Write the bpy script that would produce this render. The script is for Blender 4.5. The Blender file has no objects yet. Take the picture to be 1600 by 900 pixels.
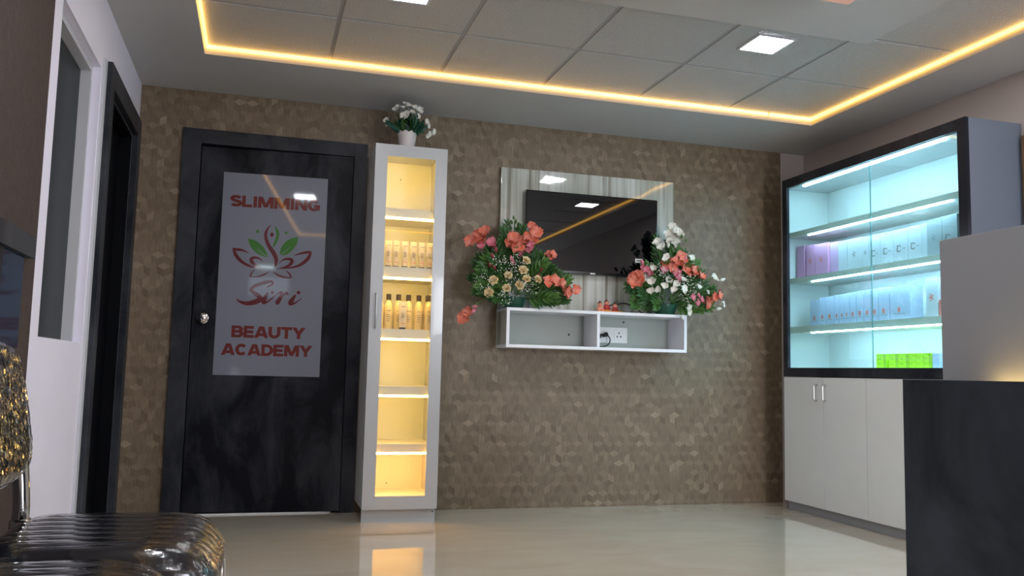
import bpy, bmesh, math, random
from mathutils import Vector, Matrix, Euler
random.seed(7)
PI = math.pi
S = bpy.context.scene
COL = S.collection

# ---------------------------------------------------------------- camera
cam_d = bpy.data.cameras.new('camera')
cam_d.sensor_width = 36.0
cam_d.lens = 30.286
cam_d.clip_start = 0.02
cam = bpy.data.objects.new('camera', cam_d)
COL.objects.link(cam)
R3 = Matrix(((0.959289, -0.049863, -0.277991),
             (-0.28147, -0.087812, -0.955544),
             (0.023235, 0.994888, -0.098272)))
cam.matrix_world = Matrix.Translation((0.74236, -5.37155, 0.85710)) @ R3.to_4x4()
S.camera = cam

# ---------------------------------------------------------------- world, exposure, light levels
w = bpy.data.worlds.new('world'); S.world = w; w.use_nodes = True
w.node_tree.nodes['Background'].inputs[0].default_value = (0.55, 0.65, 0.85, 1)
w.node_tree.nodes['Background'].inputs[1].default_value = 0.25
S.view_settings.view_transform = 'Standard'
S.view_settings.look = 'None'
S.view_settings.gamma = 1.0
S.view_settings.use_curve_mapping = False
S.view_settings.exposure = 0.22
E_PANEL = 85.0      # square ceiling lights
E_COVE = 5.0        # warm strip of the tray
E_COOL = 62.0       # white strips in the display cabinet
E_WARM = 34.0        # warm strips in the tall cabinet
E_DESK = 16.0       # warm strip on the desk ledge
W_DAY = 120.0        # daylight through the entrance (watts)

def area_light(name, loc, rot, sx, sy, watts, color):
    l = bpy.data.lights.new(name, 'AREA'); l.shape = 'RECTANGLE'
    l.size = sx; l.size_y = sy; l.energy = watts; l.color = color
    o = bpy.data.objects.new(name, l); o.location = loc; o.rotation_euler = rot
    COL.objects.link(o)
    return o
# daylight enters through the glazed entrance in the front wall, behind the camera
area_light('entrance_daylight', (3.78, -7.9, 1.12), (PI/2, 0, 0), 1.25, 2.2, W_DAY, (0.90, 0.93, 1.0))

# ---------------------------------------------------------------- helpers
WL = {}          # world location of every parent Empty / mesh

class MB:
    """collects shapes in world coordinates; build() links them as one mesh object"""
    def __init__(s): s.bm = bmesh.new()
    def box(s, x0, x1, y0, y1, z0, z1, bev=0.0, seg=2):
        r = bmesh.ops.create_cube(s.bm, size=1.0)
        for v in r['verts']:
            v.co = Vector(((x0+x1)/2 + v.co.x*(x1-x0), (y0+y1)/2 + v.co.y*(y1-y0), (z0+z1)/2 + v.co.z*(z1-z0)))
        if bev > 0:
            es = list({e for v in r['verts'] for e in v.link_edges})
            bmesh.ops.bevel(s.bm, geom=es, offset=bev, segments=seg, affect='EDGES', profile=0.5)
        return s
    def tube(s, pts, rad, n=12, cap=True):
        pts = [Vector(p) for p in pts]
        rs = rad if isinstance(rad, (list, tuple)) else [rad]*len(pts)
        rings = []
        t0 = (pts[1]-pts[0]).normalized()
        up = Vector((0, 0, 1)) if abs(t0.z) < 0.9 else Vector((1, 0, 0))
        nrm = t0.cross(up).normalized()
        for i, p in enumerate(pts):
            a = pts[max(i-1, 0)]; b = pts[min(i+1, len(pts)-1)]
            t = (b-a).normalized()
            nrm = (nrm - t*nrm.dot(t)).normalized()
            bn = t.cross(nrm)
            rings.append([s.bm.verts.new(p + (nrm*math.cos(2*PI*k/n) + bn*math.sin(2*PI*k/n))*rs[i]) for k in range(n)])
        for i in range(len(rings)-1):
            for k in range(n):
                s.bm.faces.new((rings[i][k], rings[i][(k+1) % n], rings[i+1][(k+1) % n], rings[i+1][k]))
        if cap:
            s.bm.faces.new(rings[0][::-1]); s.bm.faces.new(rings[-1])
        return s
    def lathe(s, cx, cy, prof, n=24, sx=1.0, sy=1.0, axis='z'):
        rings = []
        for r, z in prof:
            ring = []
            for k in range(n):
                a = 2*PI*k/n
                if axis == 'z': p = (cx + r*sx*math.cos(a), cy + r*sy*math.sin(a), z)
                else: p = (cx + r*math.cos(a), z, cy + r*math.sin(a))      # axis y: prof gives (r, y); cy is z
                ring.append(s.bm.verts.new(p))
            rings.append(ring)
        for i in range(len(rings)-1):
            for k in range(n):
                s.bm.faces.new((rings[i][k], rings[i][(k+1) % n], rings[i+1][(k+1) % n], rings[i+1][k]))
        s.bm.faces.new(rings[0][::-1]); s.bm.faces.new(rings[-1])
        return s
    def ball(s, c, rx, ry=None, rz=None, u=14, v=9, rot=None):
        ry = ry or rx; rz = rz or rx
        r = bmesh.ops.create_uvsphere(s.bm, u_segments=u, v_segments=v, radius=1.0)
        for q in r['verts']:
            p = Vector((q.co.x*rx, q.co.y*ry, q.co.z*rz))
            if rot: p = rot @ p
            q.co = Vector(c) + p
        return s
    def poly(s, pts3):
        s.bm.faces.new([s.bm.verts.new(p) for p in pts3]); return s
    def grid(s, rows):
        V = [[s.bm.verts.new(p) for p in r] for r in rows]
        for i in range(len(V)-1):
            for j in range(len(V[0])-1):
                s.bm.faces.new((V[i][j], V[i][j+1], V[i+1][j+1], V[i+1][j]))
        return s
    def mesh(s, name, m, off=(0, 0, 0), smooth=False, normals=True):
        if normals: bmesh.ops.recalc_face_normals(s.bm, faces=s.bm.faces)
        for v in s.bm.verts: v.co -= Vector(off)
        me = bpy.data.meshes.new(name); s.bm.to_mesh(me); s.bm.free()
        if m: me.materials.append(m)
        if smooth:
            for p in me.polygons: p.use_smooth = True
        return me
    def build(s, name, m, parent=None, smooth=False, loc=None, normals=True, auto=False):
        """parts keep their parent's origin; a top-level mesh gets `loc` as its origin"""
        off = Vector(WL[parent.as_pointer()]) if parent else Vector(loc or (0, 0, 0))
        me = s.mesh(name, m, off, smooth, normals)
        o = bpy.data.objects.new(name, me); COL.objects.link(o)
        if parent: o.parent = parent; WL[o.as_pointer()] = off
        else: o.location = off; WL[o.as_pointer()] = off
        if auto: shade_auto(me)
        return o

def shade_auto(me, ang=35):
    me.polygons.foreach_set('use_smooth', [True]*len(me.polygons))
    bm = bmesh.new(); bm.from_mesh(me)
    for e in bm.edges:
        if len(e.link_faces) == 2 and e.calc_face_angle() > math.radians(ang): e.smooth = False
    bm.to_mesh(me); bm.free()

def tag(o, label=None, cat=None, group=None, kind=None):
    if label: o['label'] = label
    if cat: o['category'] = cat
    if group: o['group'] = group
    if kind: o['kind'] = kind
    return o

def thing(name, loc, label=None, cat=None, group=None, kind=None):
    o = bpy.data.objects.new(name, None); COL.objects.link(o); o.location = loc
    o.empty_display_size = 0.1
    WL[o.as_pointer()] = Vector(loc)
    return tag(o, label, cat, group, kind)

def bx(name, m, parent, x0, x1, y0, y1, z0, z1, bev=0.0, loc=None):
    return MB().box(x0, x1, y0, y1, z0, z1, bev).build(name, m, parent, loc=loc)

def inst(name, me, parent, loc, rot=(0, 0, 0), sc=(1, 1, 1)):
    """a part that shares mesh data; loc in world coordinates"""
    o = bpy.data.objects.new(name, me); COL.objects.link(o)
    o.parent = parent
    o.location = Vector(loc) - Vector(WL[parent.as_pointer()])
    if isinstance(rot, Matrix): o.rotation_euler = rot.to_euler()
    else: o.rotation_euler = rot
    o.scale = sc
    WL[o.as_pointer()] = Vector(loc)
    return o

# ---------------------------------------------------------------- materials
def new_mat(name):
    m = bpy.data.materials.new(name); m.use_nodes = True
    nt = m.node_tree
    return m, nt, nt.nodes['Principled BSDF']

def mat(name, col, rough=0.5, metal=0.0, coat=0.0, spec=0.5, var=0.0, vscale=8.0, bump=0.0, bscale=60.0, stretch=(1, 1, 1), dark=None, detail=6.0, ramp=(0.35, 0.68), dist=0.0):
    m, nt, b = new_mat(name)
    N = nt.nodes; L = nt.links
    b.inputs['Base Color'].default_value = (*col, 1)
    b.inputs['Roughness'].default_value = rough
    b.inputs['Metallic'].default_value = metal
    b.inputs['Coat Weight'].default_value = coat
    b.inputs['Coat Roughness'].default_value = 0.04
    b.inputs['Specular IOR Level'].default_value = spec
    tc = N.new('ShaderNodeTexCoord'); mp = N.new('ShaderNodeMapping')
    mp.inputs['Scale'].default_value = stretch
    L.new(tc.outputs['Object'], mp.inputs['Vector'])
    if var > 0 or dark:
        nz = N.new('ShaderNodeTexNoise'); nz.inputs['Scale'].default_value = vscale; nz.inputs['Detail'].default_value = detail
        nz.inputs['Roughness'].default_value = 0.62; nz.inputs['Distortion'].default_value = dist
        L.new(mp.outputs[0], nz.inputs['Vector'])
        r = N.new('ShaderNodeValToRGB')
        r.color_ramp.elements[0].position = ramp[0]; r.color_ramp.elements[1].position = ramp[1]
        d = dark or tuple(c*(1-var) for c in col)
        r.color_ramp.elements[0].color = (*d, 1); r.color_ramp.elements[1].color = (*col, 1)
        L.new(nz.outputs['Fac'], r.inputs[0]); L.new(r.outputs[0], b.inputs['Base Color'])
    if bump > 0:
        n2 = N.new('ShaderNodeTexNoise'); n2.inputs['Scale'].default_value = bscale; n2.inputs['Detail'].default_value = 3
        L.new(mp.outputs[0], n2.inputs['Vector'])
        bp = N.new('ShaderNodeBump'); bp.inputs['Strength'].default_value = bump; bp.inputs['Distance'].default_value = 0.01
        L.new(n2.outputs['Fac'], bp.inputs['Height']); L.new(bp.outputs[0], b.inputs['Normal'])
    return m

def emit(name, col, strength):
    m, nt, b = new_mat(name)
    b.inputs['Base Color'].default_value = (0.8, 0.8, 0.8, 1)
    b.inputs['Emission Color'].default_value = (*col, 1)
    b.inputs['Emission Strength'].default_value = strength
    return m

def glass(name, tint, refl=1.0, rough=0.0, ior=1.5):
    m = bpy.data.materials.new(name); m.use_nodes = True
    nt = m.node_tree; N = nt.nodes; L = nt.links
    N.remove(N['Principled BSDF'])
    out = N['Material Output']
    t = N.new('ShaderNodeBsdfTransparent'); t.inputs[0].default_value = (*tint, 1)
    g = N.new('ShaderNodeBsdfGlossy'); g.inputs['Roughness'].default_value = rough
    f = N.new('ShaderNodeFresnel')
    ge = N.new('ShaderNodeNewGeometry'); mr = N.new('ShaderNodeMapRange')     # the same index of refraction from either side of a thin sheet
    mr.inputs[3].default_value = ior; mr.inputs[4].default_value = 1.0/ior
    L.new(ge.outputs['Backfacing'], mr.inputs[0]); L.new(mr.outputs[0], f.inputs[0])
    mu = N.new('ShaderNodeMath'); mu.operation = 'MULTIPLY'; mu.inputs[1].default_value = refl
    mx = N.new('ShaderNodeMixShader')
    L.new(f.outputs[0], mu.inputs[0]); L.new(mu.outputs[0], mx.inputs[0])
    L.new(t.outputs[0], mx.inputs[1]); L.new(g.outputs[0], mx.inputs[2]); L.new(mx.outputs[0], out.inputs[0])
    return m, nt, g, f

M = {}
M['ceil'] = mat('ceiling_paint', (0.50, 0.495, 0.49), 0.6, var=0.05, vscale=3)
M['tile'] = mat('ceiling_tile_vinyl', (0.44, 0.46, 0.475), 0.45, var=0.06, vscale=40, bump=0.7, bscale=120)
M['tbar'] = mat('grid_bar_grey', (0.33, 0.33, 0.34), 0.5)
M['wall'] = mat('cream_wall_paint', (0.54, 0.47, 0.445), 0.55, var=0.04, vscale=2)
M['wwhite'] = mat('white_wall_paint', (0.86, 0.83, 0.96), 0.5, var=0.04, vscale=2)
M['reveal'] = mat('reveal_paint', (0.55, 0.56, 0.60), 0.5)
M['brownwall'] = mat('brown_wall_covering', (0.080, 0.060, 0.056), 0.6, spec=0.15, var=0.25, vscale=30, bump=0.3, bscale=150)
M['dark'] = mat('dark_slate_laminate', (0.046, 0.050, 0.062), 0.42, spec=0.22, dark=(0.009, 0.011, 0.018), vscale=2.6, stretch=(1, 1, 0.8), detail=8, ramp=(0.40, 0.66), dist=0.6)
M['darkdesk'] = mat('slate_grey_laminate', (0.050, 0.066, 0.090), 0.42, spec=0.2, dark=(0.012, 0.017, 0.026), vscale=2.2, stretch=(1, 1, 0.9), detail=9, ramp=(0.36, 0.66), dist=0.8)
M['darkleaf'] = mat('dark_slate_laminate_door', (0.050, 0.054, 0.066), 0.45, spec=0.15, dark=(0.0035, 0.0045, 0.009), vscale=2.4, stretch=(1.5, 1, 0.7), detail=9, ramp=(0.44, 0.70), dist=0.5)
M['black'] = mat('recess_shade_black', (0.0025, 0.003, 0.005), 0.5, spec=0.1)  # near black stands in for the shade in door gaps and doorway
M['white'] = mat('white_gloss_laminate', (0.54, 0.56, 0.58), 0.22, coat=0.4, var=0.02, vscale=3)
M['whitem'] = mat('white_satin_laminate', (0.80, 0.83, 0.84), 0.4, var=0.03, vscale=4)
M['inner'] = mat('white_inner_board', (0.78, 0.80, 0.77), 0.45)
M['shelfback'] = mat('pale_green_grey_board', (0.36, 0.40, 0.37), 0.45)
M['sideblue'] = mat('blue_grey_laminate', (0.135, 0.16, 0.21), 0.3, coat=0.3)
M['shelfw'] = mat('bright_white_edge', (0.80, 0.80, 0.84), 0.35)
M['edge'] = mat('grey_edge_band', (0.80, 0.77, 0.68), 0.45)
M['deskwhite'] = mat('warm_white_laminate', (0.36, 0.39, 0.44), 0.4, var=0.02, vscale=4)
M['chrome'] = mat('chrome', (0.72, 0.72, 0.74), 0.09, metal=1.0)
M['steel'] = mat('brushed_steel', (0.55, 0.54, 0.52), 0.28, metal=1.0)
M['poster'] = mat('poster_print_white', (0.20, 0.215, 0.275), 0.35, coat=1.0, spec=0.2)
M['maroon'] = mat('print_maroon', (0.11, 0.010, 0.016), 0.4, coat=1.0, spec=0.2)
M['red'] = mat('print_red_brown', (0.14, 0.018, 0.016), 0.4, coat=1.0, spec=0.2)
M['green'] = mat('print_green', (0.04, 0.17, 0.018), 0.4, coat=1.0, spec=0.2)
M['tvblack'] = mat('tv_bezel_black', (0.006, 0.006, 0.007), 0.25)
M['tvscreen'] = mat('tv_screen_gloss', (0.001, 0.0015, 0.003), 0.015, spec=0.65)
M['pot'] = mat('white_ceramic', (0.62, 0.58, 0.58), 0.4)
M['bowl'] = mat('dark_green_plastic', (0.008, 0.075, 0.045), 0.35)
M['stem'] = mat('stem_green', (0.09, 0.20, 0.04), 0.5)
M['leaf1'] = mat('leaf_deep_green', (0.035, 0.12, 0.02), 0.42, var=0.4, vscale=20)
M['leaf2'] = mat('leaf_mid_green', (0.075, 0.19, 0.03), 0.42, var=0.4, vscale=20)
M['leaf3'] = mat('leaf_teal', (0.012, 0.095, 0.06), 0.45, var=0.4, vscale=20)
M['coral'] = mat('petal_coral', (0.74, 0.16, 0.08), 0.5, dark=(0.68, 0.24, 0.18), vscale=22)
M['pink'] = mat('petal_pink', (0.62, 0.12, 0.20), 0.5, dark=(0.62, 0.22, 0.26), vscale=30)
M['creamp'] = mat('petal_cream', (0.82, 0.66, 0.36), 0.5, dark=(0.74, 0.60, 0.36), vscale=30)
M['whitep'] = mat('petal_white', (0.78, 0.78, 0.70), 0.5, var=0.08, vscale=25)
M['budp'] = mat('bud_maroon', (0.26, 0.04, 0.05), 0.5)
M['cable'] = mat('black_cable_rubber', (0.006, 0.006, 0.007), 0.35)
M['socket'] = mat('white_switch_plastic', (0.78, 0.79, 0.78), 0.3)
M['hole'] = mat('dark_hole', (0.01, 0.01, 0.01), 0.6)
M['tubec'] = mat('cream_tube_plastic', (0.80, 0.70, 0.52), 0.3)
M['bottle'] = mat('cream_bottle_plastic', (0.78, 0.64, 0.36), 0.25)
M['cap'] = mat('brown_black_cap', (0.035, 0.022, 0.018), 0.35)
M['print'] = mat('grey_print', (0.24, 0.20, 0.18), 0.6)
M['printg'] = mat('pale_grey_print', (0.38, 0.42, 0.46), 0.6)
M['printr'] = mat('salmon_print', (0.85, 0.25, 0.20), 0.6)
M['pinkbox'] = mat('pink_carton', (0.80, 0.38, 0.62), 0.45)
M['pinkbox2'] = mat('pale_pink_carton', (0.76, 0.45, 0.70), 0.45)
M['palebox'] = mat('pale_white_carton', (0.72, 0.75, 0.80), 0.45)
M['greybox'] = mat('pale_grey_carton', (0.50, 0.54, 0.57), 0.45)
M['bluebox'] = mat('pale_blue_carton', (0.56, 0.63, 0.80), 0.45)
M['limebox'] = mat('lime_carton', (0.52, 0.82, 0.03), 0.4)
M['limedark'] = mat('lime_carton_side', (0.36, 0.60, 0.03), 0.4)
M['wood'] = mat('brown_frame_wood', (0.22, 0.12, 0.06), 0.45, var=0.4, vscale=12, stretch=(1, 1, 0.2))
M['picture'] = mat('brown_picture_board', (0.32, 0.22, 0.15), 0.5, var=0.4, vscale=6)
M['skin'] = mat('pink_clay', (0.78, 0.30, 0.20), 0.4)
M['hair'] = mat('dark_brown_clay', (0.06, 0.025, 0.015), 0.45)
M['orange'] = mat('orange_clay', (0.78, 0.30, 0.05), 0.4)
M['red_clay'] = mat('red_clay', (0.42, 0.03, 0.03), 0.4)
M['bluglass'] = mat('navy_glass', (0.012, 0.028, 0.055), 0.06, spec=0.5)
M['darkglass'] = mat('dark_grey_frosted_glass', (0.030, 0.036, 0.038), 0.3, spec=0.04, var=0.15, vscale=2)
M['salmon'] = emit('salmon_diffuser', (1.0, 0.45, 0.32), 0.16); M['salmon'].node_tree.nodes['Principled BSDF'].inputs['Base Color'].default_value = (0.75, 0.42, 0.33, 1)
M['panel_e'] = emit('panel_light_led', (0.93, 0.95, 1.0), E_PANEL)
M['cove_e'] = emit('warm_cove_led', (1.0, 0.50, 0.07), E_COVE)
M['cool_e'] = emit('cool_cabinet_led', (0.57, 0.81, 1.0), E_COOL)
M['warm_e'] = emit('warm_cabinet_led', (1.0, 0.60, 0.13), E_WARM)
M['warm2_e'] = emit('amber_cabinet_led', (1.0, 0.47, 0.11), E_WARM*1.9)
M['desk_e'] = emit('warm_desk_led', (1.0, 0.62, 0.18), E_DESK)
M['day_e'] = emit('daylit_pane', (0.72, 0.84, 1.0), 1.6)
M['tube_e'] = emit('tube_light', (0.75, 0.95, 1.0), 12.0)
M['pane'] = glass('clear_pane', (0.97, 0.97, 0.95), 1.0)[0]
M['pane_c'] = glass('cyan_tinted_pane', (0.82, 0.97, 0.99), 1.0)[0]

def floor_mat():
    m, nt, b = new_mat('polished_beige_tile')
    N = nt.nodes; L = nt.links
    tc = N.new('ShaderNodeTexCoord')
    mp = N.new('ShaderNodeMapping'); mp.inputs['Scale'].default_value = (0.8, 1.6, 1); mp.inputs['Rotation'].default_value = (0, 0, 0.5)
    L.new(tc.outputs['Object'], mp.inputs[0])
    nz = N.new('ShaderNodeTexNoise'); nz.inputs['Scale'].default_value = 2.2; nz.inputs['Detail'].default_value = 9; nz.inputs['Distortion'].default_value = 1.2
    L.new(mp.outputs[0], nz.inputs[0])
    r = N.new('ShaderNodeValToRGB'); e = r.color_ramp.elements
    e[0].position = 0.3; e[0].color = (0.54, 0.47, 0.37, 1); e[1].position = 0.7; e[1].color = (0.60, 0.54, 0.445, 1)
    L.new(nz.outputs['Fac'], r.inputs[0])
    L.new(r.outputs[0], b.inputs['Base Color'])
    b.inputs['Roughness'].default_value = 0.035
    b.inputs['Specular IOR Level'].default_value = 0.8
    b.inputs['Coat Weight'].default_value = 0.5; b.inputs['Coat Roughness'].default_value = 0.02
    n2 = N.new('ShaderNodeTexNoise'); n2.inputs['Scale'].default_value = 5.0
    L.new(tc.outputs['Object'], n2.inputs[0])
    bp = N.new('ShaderNodeBump'); bp.inputs['Strength'].default_value = 0.02; bp.inputs['Distance'].default_value = 0.02
    L.new(n2.outputs['Fac'], bp.inputs['Height']); L.new(bp.outputs[0], b.inputs['Normal'])
    return m
M['floor'] = floor_mat()

def wallpaper_mat():
    m, nt, b = new_mat('cube_pattern_wallpaper')
    N = nt.nodes; L = nt.links
    at = N.new('ShaderNodeAttribute'); at.attribute_name = 'shade'
    r = N.new('ShaderNodeValToRGB'); e = r.color_ramp.elements
    e[0].position = 0.0; e[0].color = (0.115, 0.082, 0.050, 1); e[1].position = 1.0; e[1].color = (0.31, 0.25, 0.175, 1)
    k = r.color_ramp.elements.new(0.5); k.color = (0.195, 0.146, 0.096, 1)
    L.new(at.outputs['Fac'], r.inputs[0])
    tc = N.new('ShaderNodeTexCoord'); mp = N.new('ShaderNodeMapping'); mp.inputs['Scale'].default_value = (160, 1, 14)
    L.new(tc.outputs['Object'], mp.inputs[0])
    nz = N.new('ShaderNodeTexNoise'); nz.inputs['Scale'].default_value = 1.0; nz.inputs['Detail'].default_value = 4
    L.new(mp.outputs[0], nz.inputs[0])
    mr = N.new('ShaderNodeMapRange'); mr.inputs[1].default_value = 0.25; mr.inputs[2].default_value = 0.75; mr.inputs[3].default_value = 0.72; mr.inputs[4].default_value = 1.22
    L.new(nz.outputs['Fac'], mr.inputs[0])
    mx = N.new('ShaderNodeMix'); mx.data_type = 'RGBA'; mx.blend_type = 'MULTIPLY'; mx.inputs[0].default_value = 1.0
    L.new(r.outputs[0], mx.inputs[6]); L.new(mr.outputs[0], mx.inputs[7])
    L.new(mx.outputs[2], b.inputs['Base Color'])
    b.inputs['Roughness'].default_value = 0.42
    b.inputs['Specular IOR Level'].default_value = 0.35
    bp = N.new('ShaderNodeBump'); bp.inputs['Strength'].default_value = 0.12; bp.inputs['Distance'].default_value = 0.004
    L.new(nz.outputs['Fac'], bp.inputs['Height']); L.new(bp.outputs[0], b.inputs['Normal'])
    return m
M['wallpaper'] = wallpaper_mat()

def streak_mat(name, rough, wav):
    """white laminate with upright grey-green streaks"""
    m, nt, b = new_mat(name)
    N = nt.nodes; L = nt.links
    tc = N.new('ShaderNodeTexCoord')
    def nz(sx, sz, sc, det):
        mp = N.new('ShaderNodeMapping'); mp.inputs['Scale'].default_value = (sx, sx, sz)
        L.new(tc.outputs['Object'], mp.inputs[0])
        n = N.new('ShaderNodeTexNoise'); n.inputs['Scale'].default_value = sc; n.inputs['Detail'].default_value = det
        L.new(mp.outputs[0], n.inputs[0]); return n
    a = nz(38, 0.8, 1.0, 4); c = nz(11, 0.5, 1.0, 3)
    r = N.new('ShaderNodeValToRGB'); e = r.color_ramp.elements
    e[0].position = 0.34; e[0].color = (0.28, 0.27, 0.22, 1); e[1].position = 0.60; e[1].color = (0.62, 0.64, 0.60, 1)
    k = r.color_ramp.elements.new(0.45); k.color = (0.52, 0.53, 0.48, 1)
    L.new(a.outputs['Fac'], r.inputs[0])
    r2 = N.new('ShaderNodeValToRGB'); e2 = r2.color_ramp.elements
    e2[0].position = 0.35; e2[0].color = (0.72, 0.72, 0.66, 1); e2[1].position = 0.6; e2[1].color = (1, 1, 1, 1)
    L.new(c.outputs['Fac'], r2.inputs[0])
    mx = N.new('ShaderNodeMix'); mx.data_type = 'RGBA'; mx.blend_type = 'MULTIPLY'; mx.inputs[0].default_value = 1.0
    L.new(r.outputs[0], mx.inputs[6]); L.new(r2.outputs[0], mx.inputs[7]); L.new(mx.outputs[2], b.inputs['Base Color'])
    b.inputs['Roughness'].default_value = rough
    b.inputs['Coat Weight'].default_value = 0.8; b.inputs['Coat Roughness'].default_value = 0.02
    if wav:
        n3 = N.new('ShaderNodeTexNoise'); n3.inputs['Scale'].default_value = 9; n3.inputs['Detail'].default_value = 1
        L.new(tc.outputs['Object'], n3.inputs[0])
        bp = N.new('ShaderNodeBump'); bp.inputs['Strength'].default_value = wav; bp.inputs['Distance'].default_value = 0.01
        L.new(n3.outputs['Fac'], bp.inputs['Height']); L.new(bp.outputs[0], b.inputs['Normal']); L.new(bp.outputs[0], b.inputs['Coat Normal'])
    return m
M['streak'] = streak_mat('streaked_gloss_laminate', 0.04, 0.05)
M['streak2'] = streak_mat('streaked_satin_laminate', 0.3, 0)

def vinyl_mat():
    m, nt, b = new_mat('black_vinyl')
    N = nt.nodes; L = nt.links
    b.inputs['Base Color'].default_value = (0.006, 0.007, 0.012, 1)
    b.inputs['Roughness'].default_value = 0.22
    return m
M['vinyl'] = vinyl_mat()
def film_mat(name, lo, sc=(1.0, 3.0, 1.0)):
    m, nt, g, f = glass(name, (0.93, 0.93, 0.93), 1.5, 0.03, 1.5)
    N = nt.nodes; L = nt.links
    tc = N.new('ShaderNodeTexCoord'); mp = N.new('ShaderNodeMapping'); mp.inputs['Scale'].default_value = sc
    L.new(tc.outputs['Object'], mp.inputs[0])
    v = N.new('ShaderNodeTexNoise'); v.inputs['Scale'].default_value = 26; v.inputs['Detail'].default_value = 5; v.inputs['Distortion'].default_value = 0.8
    L.new(mp.outputs[0], v.inputs[0])
    bp = N.new('ShaderNodeBump'); bp.inputs['Strength'].default_value = 0.35; bp.inputs['Distance'].default_value = 0.012
    L.new(v.outputs['Fac'], bp.inputs['Height'])
    sx = N.new('ShaderNodeSeparateXYZ'); L.new(tc.outputs['Object'], sx.inputs[0])
    ms = N.new('ShaderNodeMapRange'); ms.inputs[1].default_value = 0.05; ms.inputs[2].default_value = 0.26
    ms.inputs[3].default_value = lo; ms.inputs[4].default_value = 0.55
    L.new(sx.outputs[0], ms.inputs[0]); L.new(ms.outputs[0], bp.inputs['Strength'])
    L.new(bp.outputs[0], g.inputs['Normal']); L.new(bp.outputs[0], f.inputs['Normal'])
    return m
M['film'] = film_mat('clear_plastic_film', 0.0)
M['film2'] = film_mat('crinkled_plastic_film', 0.8, (1.0, 1.1, 0.22))
# ================================================================= SETTING
H = 2.5
XR = 4.515
YF = -7.75
TX0, TX1, TY0, TY1 = 0.388, 4.108, -5.72, -0.668      # opening of the ceiling tray
ZT = 2.546                                             # underside of the tray tiles

fl = bx('floor', M['floor'], None, -1.5, XR+0.1, YF-0.6, 0.12, -0.1, 0.0)
tag(fl, kind='structure')

m = MB()
m.box(-0.12, 0.262, 0.0, 0.1, 0.0, 2.7); m.box(0.262, 1.322, 0.0, 0.1, 2.25, 2.7); m.box(1.322, XR+0.1, 0.0, 0.1, 0.0, 2.7)
m.box(0.20, 1.38, 0.1, 0.12, 0.0, 2.3)
wb = m.build('wall_back', M['wall']); tag(wb, kind='structure')

def wallpaper(parent):
    """printed cube pattern: a thin sheet of flat rhombi, each with its own printed shade"""
    rnd = random.Random(3)
    bm = bmesh.new()
    sh = bm.faces.layers.float.new('shade_f')
    wd = 0.074; s = wd/math.sqrt(3)                    # hexagon width, side
    nx = int(4.32/wd)+3; nz = int(2.5/(1.5*s))+3
    def hexv(cx, cz): return [(cx + s*math.sin(PI/3*k), cz + s*math.cos(PI/3*k)) for k in range(6)]
    base = (0.54, 0.48, 0.40)
    for j in range(nz):
        for i in range(nx):
            cx = (i - 1 + (0.5 if j % 2 else 0))*wd; cz = (j-1)*1.5*s
            h = hexv(cx, cz)
            for q, ks in enumerate(((5, 0, 1), (1, 2, 3), (3, 4, 5))):
                f = bm.faces.new([bm.verts.new((p[0], -0.004, p[1])) for p in ((cx, cz), h[ks[0]], h[ks[1]], h[ks[2]])])
                t = base[q] + rnd.gauss(0, 0.09) + (0.28 if rnd.random() < 0.05 else 0)
                f[sh] = min(1, max(0, t))
    for co, no in (((0.001, 0, 0), (-1, 0, 0)), ((4.32, 0, 0), (1, 0, 0)), ((0, 0, 0.001), (0, 0, -1)), ((0, 0, 2.499), (0, 0, 1))):
        g = bm.verts[:] + bm.edges[:] + bm.faces[:]
        bmesh.ops.bisect_plane(bm, geom=g, plane_co=co, plane_no=no, clear_outer=True)
    # nothing is papered behind the door and under its frame
    inside = [f for f in bm.faces if 0.30 < f.calc_center_median().x < 1.295 and f.calc_center_median().z < 2.22]
    bmesh.ops.delete(bm, geom=inside, context='FACES')
    for f in bm.faces:
        if f.normal.y > 0: f.normal_flip()
    me = bpy.data.meshes.new('wallpaper')
    vals = [f[sh] for f in bm.faces]
    bm.to_mesh(me); bm.free()
    a = me.attributes.new('shade', 'FLOAT', 'FACE'); a.data.foreach_set('value', vals)
    me.materials.append(M['wallpaper'])
    o = bpy.data.objects.new('wallpaper', me); COL.objects.link(o); o.parent = parent
wallpaper(wb)
# cut edge of the wallpaper board at its right end
bx('wallpaper_edge', M['edge'], wb, 4.32, 4.323, -0.005, 0.0, 0.0, 2.5)

# left wall: pieces round the window and the door
NY0, NY1, NZ0, NZ1 = -2.025, -1.245, 0.944, 2.178
DY0, DY1, DZ = -1.075, -0.235, 2.135
m = MB()
m.box(-0.12, 0, -4.2, NY0, 0, 2.7); m.box(-0.12, 0, NY0, NY1, 0, NZ0); m.box(-0.12, 0, NY0, NY1, NZ1, 2.7)
m.box(-0.12, 0, NY1, DY0, 0, 2.7); m.box(-0.12, 0, DY0, DY1, DZ, 2.7); m.box(-0.12, 0, DY1, 0, 0, 2.7)
wl = m.build('wall_left', M['wwhite']); tag(wl, kind='structure')
# brown covering on the near part of the left wall
bx('wall_covering', M['brownwall'], wl, 0.0, 0.004, -4.2, -2.155, 0.0, H)
aw = bx('wall_alcove', M['wall'], None, -1.5, -1.4, YF, -4.2, 0, 2.7); tag(aw, kind='structure')
bx('alcove_end', M['wall'], aw, -1.4, -0.12, -4.3, -4.2, 0, 2.7)
bx('trim_strip', M['reveal'], wl, 0.0, 0.012, -1.215, -1.165, 0.0, 2.236)

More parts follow.
